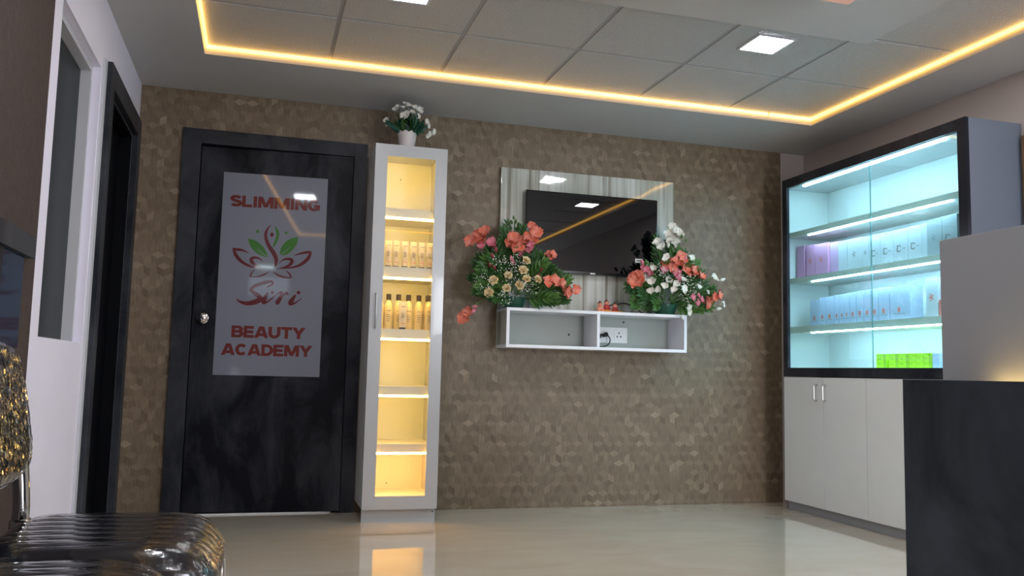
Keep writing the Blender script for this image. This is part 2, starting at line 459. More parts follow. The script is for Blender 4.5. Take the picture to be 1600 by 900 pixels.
wr = bx('wall_right', M['wall'], None, XR, XR+0.1, YF, 0.0, 0, 2.7); tag(wr, kind='structure')
m = MB()
m.box(-1.5, 3.15, YF-0.1, YF, 0, 1.90); m.box(-1.5, -0.50, YF-0.1, YF, 1.90, 2.2); m.box(0.08, 3.15, YF-0.1, YF, 1.90, 2.2)
m.box(-1.5, 3.15, YF-0.1, YF, 2.2, 2.7); m.box(3.15, 4.4, YF-0.1, YF, 2.25, 2.7); m.box(4.4, XR+0.1, YF-0.1, YF, 0, 2.7)
wf = m.build('wall_front', M['wall']); tag(wf, kind='structure')
t = thing('window_3', (-0.21, YF-0.05, 1.90), kind='structure')
bx('pane', M['day_e'], t, -0.49, 0.07, YF-0.07, YF-0.05, 1.91, 2.19)

# window in the left wall
t = thing('window_1', (-0.05, -1.65, NZ0), kind='structure')
m = MB(); 
m.box(-0.118, -0.034, NY1-0.028, NY1-0.001, NZ0+0.001, NZ1-0.001)
m.box(-0.118, -0.034, NY0+0.001, NY0+0.028, NZ0+0.001, NZ1-0.001)
m.box(-0.118, -0.034, NY0+0.028, NY1-0.028, NZ1-0.028, NZ1-0.001)
m.box(-0.118, -0.034, NY0+0.028, NY1-0.028, NZ0+0.001, NZ0+0.006)
m.build('window_frame', M['reveal'], t)
bx('pane', M['darkglass'], t, -0.085, -0.078, NY0+0.028, NY1-0.028, NZ0+0.006, NZ1-0.028)

# dark framed navy window at the near end of the left wall
t = thing('window_2', (0.004, -2.9, 0.9), kind='structure')
bx('window_head', M['dark'], t, 0.004, 0.030, -3.6, -2.268, 1.19, 1.258)
bx('pane', M['bluglass'], t, 0.004, 0.014, -3.6, -2.335, 0.9, 1.19)
bx('mullion', M['tvblack'], t, 0.004, 0.018, -2.62, -2.585, 0.9, 1.19)

# door in the left wall
t = thing('door_2', (0, -0.65, 0), kind='structure')
bx('jamb', M['dark'], t, 0.0, 0.034, -1.163, DY0, 0.0, 2.238, 0.002)
bx('jamb', M['dark'], t, 0.0, 0.034, DY1, -0.135, 0.0, 2.238, 0.002)
bx('head', M['dark'], t, 0.0, 0.034, DY0, DY1, DZ, 2.238, 0.002)
bx('lining', M['black'], t, -0.11, 0.0, DY1-0.018, DY1-0.001, 0.0, DZ-0.001)  # lining and leaf coloured black for the shade inside the doorway
bx('lining', M['black'], t, -0.11, 0.0, DY0+0.001, DY0+0.018, 0.0, DZ-0.001)
bx('lining', M['black'], t, -0.11, 0.0, DY0+0.018, DY1-0.018, DZ-0.018, DZ-0.001)
bx('door_leaf', M['black'], t, -0.10, -0.06, DY0+0.019, DY1-0.019, 0.005, DZ-0.019)

# main door in the back wall
d1 = thing('door_1', (0.79, 0, 0), kind='structure')
bx('jamb', M['dark'], d1, 0.249, 0.351, -0.034, -0.0045, 0.0, 2.263, 0.002)
bx('jamb', M['dark'], d1, 1.253, 1.334, -0.034, -0.0045, 0.0, 2.263, 0.002)
bx('head', M['dark'], d1, 0.351, 1.253, -0.034, -0.0045, 2.176, 2.263, 0.002)
bx('lining', M['black'], d1, 0.264, 0.3515, -0.0044, 0.098, 0.0, 2.248)  # linings black so the open gap round the leaf looks shaded
bx('lining', M['black'], d1, 1.2525, 1.320, -0.0044, 0.098, 0.0, 2.248)
bx('lining', M['black'], d1, 0.352, 1.252, -0.0044, 0.098, 2.1762, 2.248)
bx('gap_shade_sheet', M['black'], d1, 0.352, 1.252, 0.090, 0.098, 0.0, 2.1761)  # black sheet added behind the leaf, imitating shade in the gap
leaf = bx('door_leaf', M['darkleaf'], d1, 0.354, 1.250, -0.012, -0.0045, 0.012, 2.173)
bx('threshold', M['whitem'], d1, 0.44, 1.20, -0.02, -0.0045, 0.0, 0.008)
sign = bx('sign_panel', M['poster'], leaf, 0.486, 1.100, -0.0155, -0.012, 0.806, 2.023, 0.0008)
sign['label'] = 'pale glossy sign panel with maroon lettering and lotus figure emblem'
PY = -0.0160
# knob
k = MB()
k.lathe(0.415, 1.137, [(0.031, -0.012), (0.031, -0.017), (0.020, -0.021), (0.013, -0.028), (0.013, -0.040), (0.024, -0.046), (0.029, -0.056), (0.027, -0.066), (0.018, -0.072), (0.006, -0.073)], 24, axis='y')
kn = k.build('door_knob', M['chrome'], leaf, auto=True)
MB().lathe(0.415, 1.137, [(0.006, -0.0732), (0.006, -0.0745)], 12, axis='y').build('keyhole', M['hole'], kn)


# heavy block letters drawn as strokes: straight strokes are (x0,z0,x1,z1), arcs are lists of points; unit box 1 x 1, stroke w
def arc(cx, cz, rx, rz, a0, a1, n_=12):
    return [(cx + rx*math.cos(math.radians(a0+(a1-a0)*k/n_)), cz + rz*math.sin(math.radians(a0+(a1-a0)*k/n_))) for k in range(n_+1)]
W_ = 0.27; h_ = W_/2; q_ = 0.115
LET = {
 'I': (0.36, [[(0.5, 0), (0.5, 1)]]),
 'L': (0.80, [[(h_, 0), (h_, 1)], [(0, q_), (1, q_)]]),
 'E': (0.84, [[(h_, 0), (h_, 1)], [(0, q_), (1, q_)], [(0, 0.5), (0.92, 0.5)], [(0, 1-q_), (0.97, 1-q_)]]),
 'T': (0.92, [[(0.5, 0), (0.5, 1)], [(0, 1-q_), (1, 1-q_)]]),
 'A': (1.08, [[(0.11, 0), (0.46, 1)], [(0.89, 0), (0.54, 1)], [(0.2, 0.28), (0.8, 0.28)]]),
 'Y': (1.02, [[(0.5, 0), (0.5, 0.5)], [(0.12, 1), (0.5, 0.42)], [(0.88, 1), (0.5, 0.42)]]),
 'M': (1.26, [[(0.11, 0), (0.11, 1)], [(0.89, 0), (0.89, 1)], [(0.16, 1), (0.5, 0.06)], [(0.84, 1), (0.5, 0.06)]]),
 'N': (0.98, [[(h_, 0), (h_, 1)], [(1-h_, 0), (1-h_, 1)], [(0.12, 1), (0.88, 0)]]),
 'U': (0.96, [[(h_, 1), (h_, 0.4)] + arc(0.5, 0.42, 0.5-h_, 0.42-q_, 180, 360) + [(1-h_, 0.4), (1-h_, 1)]]),
 'C': (0.98, [arc(0.5, 0.5, 0.5-h_, 0.5-q_, 38, 322, 22)]),
 'G': (1.02, [arc(0.5, 0.5, 0.5-h_, 0.5-q_, 42, 300, 22) + [(0.87, 0.16), (0.87, 0.45)], [(0.52, 0.43), (1.0, 0.43)]]),
 'D': (0.96, [[(h_, 0), (h_, 1)], [(0, q_), (0.45, q_)] + arc(0.45, 0.5, 0.42, 0.5-q_, -90, 90, 14) + [(0.45, 1-q_), (0, 1-q_)]]),
 'B': (0.94, [[(h_, 0), (h_, 1)], [(0, q_), (0.55, q_)] + arc(0.58, 0.31, 0.29, 0.31-q_, -90, 90, 10) + [(0.55, 0.51), (0, 0.51)], [(0.5, 0.51)] + arc(0.55, 0.70, 0.27, 0.30-q_, -90, 90, 10) + [(0.5, 1-q_), (0, 1-q_)]]),
 'S': (0.92, [arc(0.5, 0.71, 0.37, 0.29-q_, 20, 250, 14)[:13] + [(0.5, 0.5)] + arc(0.5, 0.30, 0.37, 0.30-q_, 68, -155, 14)]),
}
def block_word(word, parent, x0, x1, z0, z1, y, m_):
    hh = z1-z0; tot = sum(LET[c_][0] for c_ in word) + 0.055*(len(word)-1)
    kx = (x1-x0)/tot; x = x0
    for c_ in word:
        wl_, strokes = LET[c_]
        b = MB(); wd = wl_*kx
        for si, st in enumerate(strokes):
            pts = [Vector((x+p[0]*wd, z0+p[1]*hh)) for p in st]
            A = []; Bv = []
            for i, p in enumerate(pts):
                a_ = pts[max(i-1, 0)]; b_ = pts[min(i+1, len(pts)-1)]
                d_ = (b_-a_); d_ = d_.normalized() if d_.length > 0 else Vector((1, 0))
                # upright strokes are wide, level strokes a little thinner; ends of slanted strokes stay level
                if len(pts) == 2 and abs(d_.y) > 0.3:
                    off_ = Vector((kx*0.145/max(abs(d_.y), 0.8), 0))
                    if d_.y < 0: off_ = -off_
                else:
                    wt = kx*0.30*abs(d_.y) + hh*0.25*(1-abs(d_.y))
                    off_ = Vector((d_.y, -d_.x))*wt/2
                yy_ = y - 0.00003*si
                A.append(b.bm.verts.new((p.x+off_.x, yy_, p.y+off_.y))); Bv.append(b.bm.verts.new((p.x-off_.x, yy_, p.y-off_.y)))
            for i in range(len(pts)-1): b.bm.faces.new((A[i], A[i+1], Bv[i+1], Bv[i]))
        b.build('letter', m_, parent, normals=False)
        x += wd + 0.055*kx
block_word('SLIMMING', sign, 0.532, 1.058, 1.817, 1.886, PY, M['red'])
block_word('BEAUTY', sign, 0.580, 1.003, 1.031, 1.100, PY, M['red'])
block_word('ACADEMY', sign, 0.529, 1.048, 0.925, 0.993, PY, M['red'])

RIB_MAROON = [[(0.777, 1.72, 0.0007), (0.755, 1.69, 0.0096), (0.746, 1.658, 0.0151), (0.752, 1.624, 0.0165), (0.77, 1.584, 0.0192), (0.795, 1.55, 0.022), (0.812, 1.517, 0.0206), (0.815, 1.489, 0.0165), (0.81, 1.461, 0.0055)], [(0.564, 1.562, 0.0096), (0.58, 1.523, 0.0178), (0.611, 1.488, 0.0165), (0.655, 1.463, 0.0124), (0.701, 1.452, 0.0069), (0.754, 1.453, 0.0021)], [(0.559, 1.56, 0.0069), (0.582, 1.556, 0.0151), (0.618, 1.553, 0.011), (0.658, 1.536, 0.0014)], [(0.739, 1.486, 0.0014), (0.722, 1.504, 0.0069), (0.695, 1.513, 0.0124), (0.672, 1.505, 0.0165), (0.673, 1.488, 0.0178), (0.694, 1.468, 0.0137), (0.727, 1.455, 0.0055)], [(1.016, 1.564, 0.0096), (1.004, 1.528, 0.0178), (0.975, 1.495, 0.0165), (0.939, 1.472, 0.0124), (0.886, 1.459, 0.0069), (0.82, 1.451, 0.0021)], [(1.021, 1.564, 0.0069), (0.996, 1.561, 0.0137), (0.959, 1.552, 0.011), (0.916, 1.536, 0.0014)], [(0.832, 1.483, 0.0014), (0.851, 1.504, 0.0069), (0.877, 1.514, 0.0124), (0.904, 1.51, 0.0165), (0.905, 1.491, 0.0178), (0.882, 1.469, 0.0124), (0.84, 1.456, 0.0041)], [(0.695, 1.44, 0.0027), (0.677, 1.419, 0.0069), (0.669, 1.397, 0.0096)], [(0.669, 1.396, 0.0041), (0.704, 1.397, 0.0055), (0.743, 1.409, 0.0082), (0.781, 1.433, 0.0014)], [(0.798, 1.434, 0.0014), (0.828, 1.414, 0.0096), (0.869, 1.401, 0.011), (0.909, 1.4, 0.0041)], [(0.877, 1.441, 0.0027), (0.896, 1.424, 0.0082), (0.908, 1.401, 0.0069)], [(0.766, 1.336, 0.0041), (0.798, 1.354, 0.0096), (0.796, 1.372, 0.011), (0.752, 1.363, 0.0151), (0.7, 1.342, 0.0151), (0.677, 1.317, 0.0137), (0.696, 1.3, 0.0178), (0.726, 1.281, 0.0206), (0.73, 1.261, 0.0233), (0.699, 1.243, 0.0233), (0.654, 1.235, 0.0178), (0.614, 1.246, 0.0096), (0.597, 1.262, 0.0021)], [(0.777, 1.306, 0.0082), (0.758, 1.266, 0.0206), (0.754, 1.245, 0.0192), (0.777, 1.25, 0.0082), (0.824, 1.293, 0.0034)], [(0.824, 1.293, 0.0034), (0.853, 1.31, 0.011), (0.853, 1.284, 0.0165), (0.836, 1.249, 0.0206), (0.836, 1.235, 0.011)], [(0.84, 1.249, 0.0027), (0.861, 1.288, 0.0096), (0.884, 1.305, 0.0151), (0.894, 1.296, 0.0069)], [(0.939, 1.298, 0.0082), (0.917, 1.263, 0.0206), (0.911, 1.244, 0.0192), (0.936, 1.248, 0.0082), (0.976, 1.279, 0.0027)]]
RIB_GREEN = [[(0.794, 1.714, 0.0014), (0.81, 1.687, 0.0137), (0.817, 1.66, 0.0165), (0.811, 1.628, 0.0165), (0.8, 1.599, 0.0124), (0.79, 1.579, 0.0027)]]
POLY_GREEN = [[(0.647, 1.624), (0.68, 1.619), (0.717, 1.597), (0.745, 1.568), (0.762, 1.524), (0.737, 1.523), (0.697, 1.541), (0.666, 1.573), (0.651, 1.604)], [(0.936, 1.652), (0.898, 1.641), (0.865, 1.618), (0.84, 1.581), (0.834, 1.542), (0.849, 1.534), (0.882, 1.545), (0.914, 1.579), (0.933, 1.615)]]
RIB_VEIN = [[(0.699, 1.571, 0.0014), (0.754, 1.524, 0.0055)], [(0.839, 1.535, 0.0055), (0.894, 1.588, 0.0014)]]
DOTS = [(0.782, 1.657, 0.0117), (0.801, 1.306, 0.0103), (0.955, 1.312, 0.011)]
STARS = [(0.698, 1.672, 0.0158), (0.865, 1.673, 0.0137)]

def smooth_path(pts, n=6):
    out = []
    P = [Vector(p) for p in pts]
    for i in range(len(P)-1):
        p0 = P[max(i-1, 0)]; p1 = P[i]; p2 = P[i+1]; p3 = P[min(i+2, len(P)-1)]
        for k in range(n):
            t = k/n
            out.append(0.5*((2*p1) + (p2-p0)*t + (2*p0-5*p1+4*p2-p3)*t*t + (3*p1-p0-3*p2+p3)*t**3))
    out.append(P[-1]); return out

def ribbon(bm, pts, y, n=6):
    q = smooth_path(pts, n); L = []; Rr = []
    for i, p in enumerate(q):
        a = q[max(i-1, 0)]; b = q[min(i+1, len(q)-1)]
        t = Vector((b.x-a.x, b.y-a.y)).normalized(); nn = Vector((-t.y, t.x))*max(p.z, 0.0004)/2
        L.append(bm.verts.new((p.x+nn.x, y, p.y+nn.y))); Rr.append(bm.verts.new((p.x-nn.x, y, p.y-nn.y)))
    for i in range(len(q)-1):
        bm.faces.new((L[i], L[i+1], Rr[i+1], Rr[i]))

b = MB()
for i, rr in enumerate(RIB_MAROON[:11]): ribbon(b.bm, [(x_, z_, w__*1.15) for x_, z_, w__ in rr], PY - 0.00004*i)
cx, cz, rr = DOTS[0]
b.poly([(cx+rr*0.9*math.cos(2*PI*k/20), PY, cz+rr*1.15*math.sin(2*PI*k/20)) for k in range(20)])
b.build('lotus_emblem', M['maroon'], sign, normals=False)
b = MB()
for i, rr in enumerate(RIB_MAROON[11:]): ribbon(b.bm, [(x_, z_, w__*1.3) for x_, z_, w__ in rr], PY - 0.00004*i)
for cx, cz, rr in DOTS[1:]:
    b.poly([(cx+rr*math.cos(2*PI*k/16), PY, cz+rr*math.sin(2*PI*k/16)) for k in range(16)])
b.build('script_lettering', M['maroon'], sign, normals=False)
b = MB()
for rr in RIB_GREEN: ribbon(b.bm, rr, PY)
for pl in POLY_GREEN:
    n = len(pl); sm = smooth_path([(x, z, 0) for x, z in pl + [pl[0]]], 3)[:-1]
    b.poly([(p.x, PY, p.y) for p in sm])
for cx, cz, rr in STARS:
    b.poly([(cx+(rr if k % 2 == 0 else rr*0.42)*math.sin(PI*k/5), PY, cz+(rr if k % 2 == 0 else rr*0.42)*math.cos(PI*k/5)) for k in range(10)])
b.build('leaf_emblem', M['green'], sign, normals=False)
b = MB()
for rr in RIB_VEIN: ribbon(b.bm, rr, PY-0.0002)
b.build('leaf_vein', M['poster'], sign, normals=False)

# the leaf stands slightly ajar
th_ = -math.radians(3.8); hg = Vector((0.80 - 0.79, -0.008, 0))
leaf.matrix_local = Matrix.Translation(hg + Vector((0, 0.008, 0))) @ Matrix.Rotation(th_, 4, 'Z') @ Matrix.Translation(-hg)

# ceiling: plastered border, recessed tray with tiles on a grid, dropped plain panel
m = MB()
m.box(-0.12, TX0, -4.2, 0.1, H, 2.62); m.box(-1.5, TX0, YF, -4.2, H, 2.62); m.box(TX1, XR+0.1, YF, 0.1, H, 2.62)
m.box(TX0, TX1, TY1, 0.1, H, 2.62); m.box(TX0, TX1, YF, TY0, H, 2.62)
ce = m.build('ceiling', M['ceil']); tag(ce, kind='structure')
GX = [1.035 + 0.6125*k for k in range(5)]; GY = [-1.272 - 0.628*k for k in range(8)]
xe = [TX0] + GX + [TX1]; ye = [TY1] + [g for g in GY if g > TY0] + [TY0]
g = 0.011
meshes = {}
for i in range(len(xe)-1):
    for j in range(len(ye)-1):
        sx, sy = xe[i+1]-xe[i], ye[j]-ye[j+1]
        key = (round(sx, 3), round(sy, 3))
        if key not in meshes:
            meshes[key] = MB().box(-sx/2+g, sx/2-g, -sy/2+g, sy/2-g, 0, 0.012, 0.002, 1).mesh('ceiling_tile', M['tile'])
        inst('ceiling_tile', meshes[key], ce, ((xe[i]+xe[i+1])/2, (ye[j]+ye[j+1])/2, ZT))
for x in GX: bx('grid_bar', M['tbar'], ce, x-0.0125, x+0.0125, TY0, TY1, ZT+0.004, ZT+0.010)
for y in GY:
    if y > TY0: bx('grid_bar', M['tbar'], ce, TX0, TX1, y-0.0125, y+0.0125, ZT+0.0045, ZT+0.0095)
bx('tray_lid', M['tbar'], ce, TX0-0.05, TX1+0.05, TY0-0.05, TY1+0.05, 2.621, 2.64)
dp = bx('dropped_panel', M['ceil'], ce, 1.0, 3.515, -4.45, -1.945, 2.496, ZT)

# ================================================================= LIGHTS OF THE ROOM
n = 0
names = {(1.305, -1.68): 'square white panel light in the tray at the top, above the tall cabinet',
         (3.125, -1.68): 'square white panel light in the tray, nearer the glass display cabinet'}
for (x, y) in ((1.305, -1.68), (3.125, -1.68), (1.305, -4.72), (3.125, -4.72), (0.67, -3.27), (3.80, -2.72)):
    z = ZT
    lab = names.get((x, y)) or {(0.67, -3.27): 'square panel light above the waiting chairs, mirrored in the glossy door sign',
        (3.80, -2.72): 'square panel light above the reception desk, mirrored in the dark television screen',
        (1.305, -4.72): 'square panel light at the rear of the tray on the chairs side', (3.125, -4.72): 'square panel light at the rear of the tray on the desk side'}[(x, y)]
    t = thing('ceiling_light', (x, y, z), lab, 'ceiling light', 'square ceiling panel lights')
    m = MB(); a = 0.108; bb = 0.094
    m.box(x-a, x-bb, y-a, y+a, z-0.010, z-0.0005); m.box(x+bb, x+a, y-a, y+a, z-0.010, z-0.0005)
    m.box(x-bb, x+bb, y-a, y-bb, z-0.010, z-0.0005); m.box(x-bb, x+bb, y+bb, y+a, z-0.010, z-0.0005)
    m.build('light_frame', M['reveal'], t)
    bx('diffuser', M['panel_e'], t, x-bb, x+bb, y-bb, y+bb, z-0.008, z-0.002)

m = MB(); za, zb = 2.529, 2.5455; p, q = 0.004, 0.016          # the strip hangs just inside the lip and lights its face
m.box(TX0+p, TX1-0.33, TY1-q, TY1-p, za, zb); m.box(TX1-0.315, TX1-p, TY1-q, TY1-p, za, zb)
m.box(TX0+p, TX0+q, TY0+q, TY1-q, za, zb); m.box(TX1-q, TX1-p, TY0+q, TY1-q, za, zb)
m.box(TX0+p, TX1-p, TY0+p, TY0+q, za, zb)
o = m.build('cove_strip_light', M['cove_e'], loc=(TX0, TY1, 2.519))
tag(o, 'glowing warm yellow strip light running round the edge of the ceiling tray', 'strip light')

# salmon lamp recessed in the dropped panel
t = thing('recessed_lamp', (2.45, -2.9, 2.44), 'salmon glowing box lamp under the dropped panel at the top edge', 'ceiling light')
bx('diffuser', M['salmon'], t, 1.95, 3.02, -3.4, -2.448, 2.405, 2.44, 0.016)
bx('lamp_body', M['ceil'], t, 2.0, 2.97, -3.35, -2.5, 2.44, 2.4955)
t = thing('tube_light', (-0.27, YF+0.03, 2.32), 'white tube light on the wall behind the camera', 'tube light')
bx('tube', M['tube_e'], t, -0.40, -0.14, YF+0.02, YF+0.05, 2.315, 2.345, 0.006)
bx('holder', M['white'], t, -0.42, -0.12, YF+0.0005, YF+0.02, 2.31, 2.35)

# ================================================================= TALL LIT CABINET
K0, K1, KY, KT = 1.338, 1.767, -0.405, 2.181
kc = thing('tall_cabinet', (1.55, -0.2, 0), 'tall narrow white cabinet with glass door and warm lit shelves beside the door', 'cabinet')
bx('side_panel', M['whitem'], kc, K0+0.003, K0+0.021, KY+0.021, -0.005, 0.07, KT, 0.001)
bx('side_panel', M['white'], kc, K1-0.021, K1-0.003, KY+0.021, -0.005, 0.07, KT, 0.001)
bx('back_panel', M['inner'], kc, K0+0.021, K1-0.021, -0.012, -0.005, 0.07, KT)
bx('top_panel', M['white'], kc, K0+0.021, K1-0.021, KY+0.021, -0.012, KT-0.018, KT)
bx('bottom_panel', M['inner'], kc, K0+0.021, K1-0.021, KY+0.021, -0.012, 0.10, 0.138)
pl = bx('plinth', M['white'], kc, K0+0.002, K1-0.004, KY+0.03, KY+0.046, 0.0, 0.068)
MB().lathe(1.748, 0.052, [(0.004, KY+0.030), (0.004, KY+0.029)], 10, axis='y').build('screw_hole', M['hole'], pl)
dr = thing('cabinet_door', (1.55, KY, 1.1)); dr.parent = kc; dr.location = Vector((1.55, KY, 1.1)) - Vector((1.55, -0.2, 0))
GXa, GXb, GZa, GZb = 1.410, 1.696, 0.145, 2.110
m = MB()
f0, f1 = KY, KY+0.018
m.box(K0, GXa, f0, f1, 0.072, KT-0.001); m.box(GXb, K1, f0, f1, 0.072, KT-0.001)
m.box(GXa, GXb, f0, f1, GZb, KT-0.001); m.box(GXa, GXb, f0, f1, 0.072, GZa)
m.build('door_frame', M['white'], dr)
bx('glass_pane', M['pane'], dr, GXa+0.0005, GXb-0.0005, KY+0.012, KY+0.016, GZa+0.0005, GZb-0.0005)
m = MB(); hx = 1.372
m.tube([(hx, KY-0.001, 1.10), (hx, KY-0.026, 1.104), (hx, KY-0.028, 1.12), (hx, KY-0.028, 1.275), (hx, KY-0.026, 1.291), (hx, KY-0.001, 1.295)], 0.0055, 10)
m.build('handle', M['steel'], dr, auto=True)
SH = [(1.757, 1.808), (1.400, 1.462), (1.043, 1.097), (0.716, 0.766), (0.389, 0.434)]
for za, zb in SH:
    bx('shelf', M['edge'], kc, K0+0.0215, K1-0.0215, KY+0.035, -0.0125, za, zb)
for i, (za, zb) in enumerate(SH):
    o = bx('led_strip', M['warm2_e' if i == 4 else 'warm_e'], kc, K0+0.03, K1-0.03, KY+0.04, KY+0.052, za-0.012, za-0.0005)
o = bx('led_strip', M['warm_e'], kc, K0+0.03, K1-0.03, KY+0.04, KY+0.052, KT-0.032, KT-0.0185)
for x, z in ((1.55, 2.06), (1.53, 0.17)):
    MB().lathe(x, z, [(0.004, -0.0123), (0.004, -0.0132)], 10, axis='y').build('screw_hole', M['hole'], kc)

# cream tubes standing on their caps, second shelf
def squeeze_tube(x, y, z, h, w_, label, group, idx):
    t = thing('squeeze_tube', (x, y, z), label, 'tube', group)
    m = MB(); rings = []
    n = 14
    for k in range(9):
        u = k/8; zz = z + 0.012 + (h-0.012)*u
        rx = w_/2*(0.86 + 0.14*u); ry = 0.020*(1-u)**0.8 + 0.0012
        rings.append([m.bm.verts.new((x + rx*math.cos(2*PI*q/n), y + ry*math.sin(2*PI*q/n), zz)) for q in range(n)])
    for k in range(8):
        for q in range(n): m.bm.faces.new((rings[k][q], rings[k][(q+1) % n], rings[k+1][(q+1) % n], rings[k+1][q]))
    m.bm.faces.new(rings[0][::-1]); m.bm.faces.new(rings[-1])
    b_ = m.build('tube_body', M['tubec'], t, auto=True)
    MB().lathe(x, y, [(0.017, z), (0.019, z+0.002), (0.019, z+0.011), (0.017, z+0.012)], 16).build('cap', M['cap'], t, auto=True)
    m = MB(); fy = y-0.0225
    bx('label_line', M['print'], b_, x-0.012, x+0.012, fy, fy+0.004, z+h*0.80, z+h*0.82)
    for q in range(4): bx('label_line', M['print'], b_, x-0.011, x+0.005+0.002*(q % 3), fy, fy+0.004, z+h*(0.42+0.05*q), z+h*(0.43+0.05*q)+0.001)
    bx('label_line', M['printr'], b_, x-0.010, x+0.012, fy, fy+0.004, z+h*0.20, z+h*0.22)
    return t
ordn = ['first', 'second', 'third', 'fourth', 'fifth', 'sixth', 'seventh', 'eighth', 'ninth', 'tenth', 'eleventh', 'twelfth', 'thirteenth']
for i, x in enumerate((1.450, 1.497, 1.549, 1.602, 1.652, 1.699)):
    squeeze_tube(x, -0.29, 1.4625, 0.163, 0.044, 'cream squeeze tube on its dark cap, %s from the left on the upper lit shelf' % ordn[i], 'cream tubes on the upper shelf of the tall cabinet', i)

def bottle(x, y, z, r, h, label, group, ry=1.0, rz=0):
    t = thing('bottle', (x, y, z), label, 'bottle', group)
    hb = h*0.83
    prof = [(r*0.92, z), (r, z+0.005), (r, z+hb*0.70), (r*0.92, z+hb*0.80), (r*0.66, z+hb*0.91), (r*0.46, z+hb*0.96), (r*0.44, z+hb)]
    b_ = MB().lathe(x, y, prof, 20, 1.0, ry).build('bottle_body', M['bottle'], t, auto=True)
    MB().lathe(x, y, [(r*0.50, z+hb), (r*0.56, z+hb+0.002), (r*0.56, z+h-0.002), (r*0.5, z+h)], 16).build('cap', M['cap'], t, auto=True)
    m = MB(); fy = y-r*ry-0.0006
    bx('label_line', M['print'], b_, x-0.012, x+0.012, fy, fy+0.005, z+hb*0.62, z+hb*0.64)
    for q in range(4): bx('label_line', M['print'], b_, x-0.010, x+0.004+0.003*(q % 3), fy, fy+0.005, z+hb*(0.28+0.07*q), z+hb*(0.30+0.07*q))
    return t
for i, x in enumerate((1.416, 1.469, 1.528, 1.588, 1.650, 1.707)):
    bottle(x, -0.25 if i != 5 else -0.28, 1.0975, 0.0265, 0.212, 'cream bottle with dark cap, %s from the left on the middle lit shelf' % ordn[i], 'cream bottles in the tall cabinet')
bottle(1.712, -0.205, 1.0975, 0.024, 0.217, 'cream bottle half hidden behind the last bottle at the right', 'cream bottles in the tall cabinet')
squeeze_tube(1.545, -0.318, 1.0975, 0.165, 0.052, 'cream squeeze tube standing in front of the bottles on the middle shelf', 'cream tubes in the tall cabinet', 7)

# ================================================================= TV WALL UNIT
wp = bx('tv_wall_panel', M['streak'], None, 2.205, 3.445, -0.034, -0.0045, 1.265, 2.199, 0.002, loc=(2.825, -0.02, 1.265))
tag(wp, 'glossy white streaked laminate panel on the wall behind the television', 'wall panel')

tv = thing('television', (2.83, -0.06, 1.52), 'flat black television hung on the white streaked panel, switched off', 'television')
m = MB()
m.box(2.362, 3.299, -0.088, -0.062, 1.516, 2.052, 0.004)
m.build('casing', M['tvblack'], tv, auto=True)
bx('back_housing', M['tvblack'], tv, 2.50, 3.16, -0.062, -0.0345, 1.60, 1.97)
bx('screen', M['tvscreen'], tv, 2.371, 3.290, -0.0890, -0.0879, 1.533, 2.043)
st = bx('sticker', M['socket'], tv, 3.137, 3.190, -0.0900, -0.0891, 1.616, 1.642)
bx('sticker_print', M['print'], st, 3.144, 3.183, -0.0904, -0.0901, 1.624, 1.634)
bx('badge', M['steel'], tv, 2.815, 2.850, -0.089, -0.0885, 1.519, 1.527)

SX0, SX1, SY, SZ0, SZ1 = 2.203, 3.438, -0.25, 1.016, 1.2635
ws = thing('wall_shelf', (2.82, -0.12, SZ0), 'white open wall shelf of two bays under the television', 'shelf')
th = 0.019
bx('top_board', M['shelfw'], ws, SX0, SX1, SY, -0.005, SZ1-th, SZ1, 0.0008)
bx('bottom_board', M['shelfw'], ws, SX0, SX1, SY, -0.005, SZ0, SZ0+th, 0.0008)
bx('side_board', M['streak2'], ws, SX0, SX0+th, SY+0.002, -0.005, SZ0+th, SZ1-th)
bx('side_board', M['shelfw'], ws, SX1-th, SX1, SY+0.002, -0.005, SZ0+th, SZ1-th)
bx('edge_band', M['shelfw'], ws, SX0, SX0+th, SY, SY+0.002, SZ0+th, SZ1-th)
bx('edge_band', M['shelfw'], ws, SX1-th, SX1, SY, SY+0.002, SZ0+th, SZ1-th)
bx('divider', M['shelfw'], ws, 2.804, 2.823, SY, -0.012, SZ0+th, SZ1-th)
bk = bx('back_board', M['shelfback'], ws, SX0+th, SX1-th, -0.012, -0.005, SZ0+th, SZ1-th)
for x, z in ((2.70, 1.118), (3.09, 1.215)):
    MB().lathe(x, z, [(0.007, -0.0123), (0.007, -0.0132)], 12, axis='y').build('screw_hole', M['hole'], bk)

sp = thing('socket_plate', (3.02, -0.0125, 1.125), 'white switch and socket plate inside the right bay of the wall shelf', 'socket')
bx('plate', M['socket'], sp, 2.905, 3.115, -0.021, -0.0125, 1.072, 1.178, 0.003)
bx('switch', M['socket'], sp, 2.935, 2.962, -0.0245, -0.0212, 1.105, 1.150, 0.001)
bx('switch', M['socket'], sp, 2.968, 2.995, -0.0245, -0.0212, 1.105, 1.150, 0.001)
so = bx('socket_face', M['socket'], sp, 3.018, 3.090, -0.0235, -0.0212, 1.092, 1.158, 0.001)
for x, z in ((3.053, 1.140), (3.041, 1.116), (3.066, 1.116)):
    MB().lathe(x, z, [(0.0055, -0.0236), (0.0055, -0.0242)], 10, axis='y').build('pin_hole', M['hole'], so)

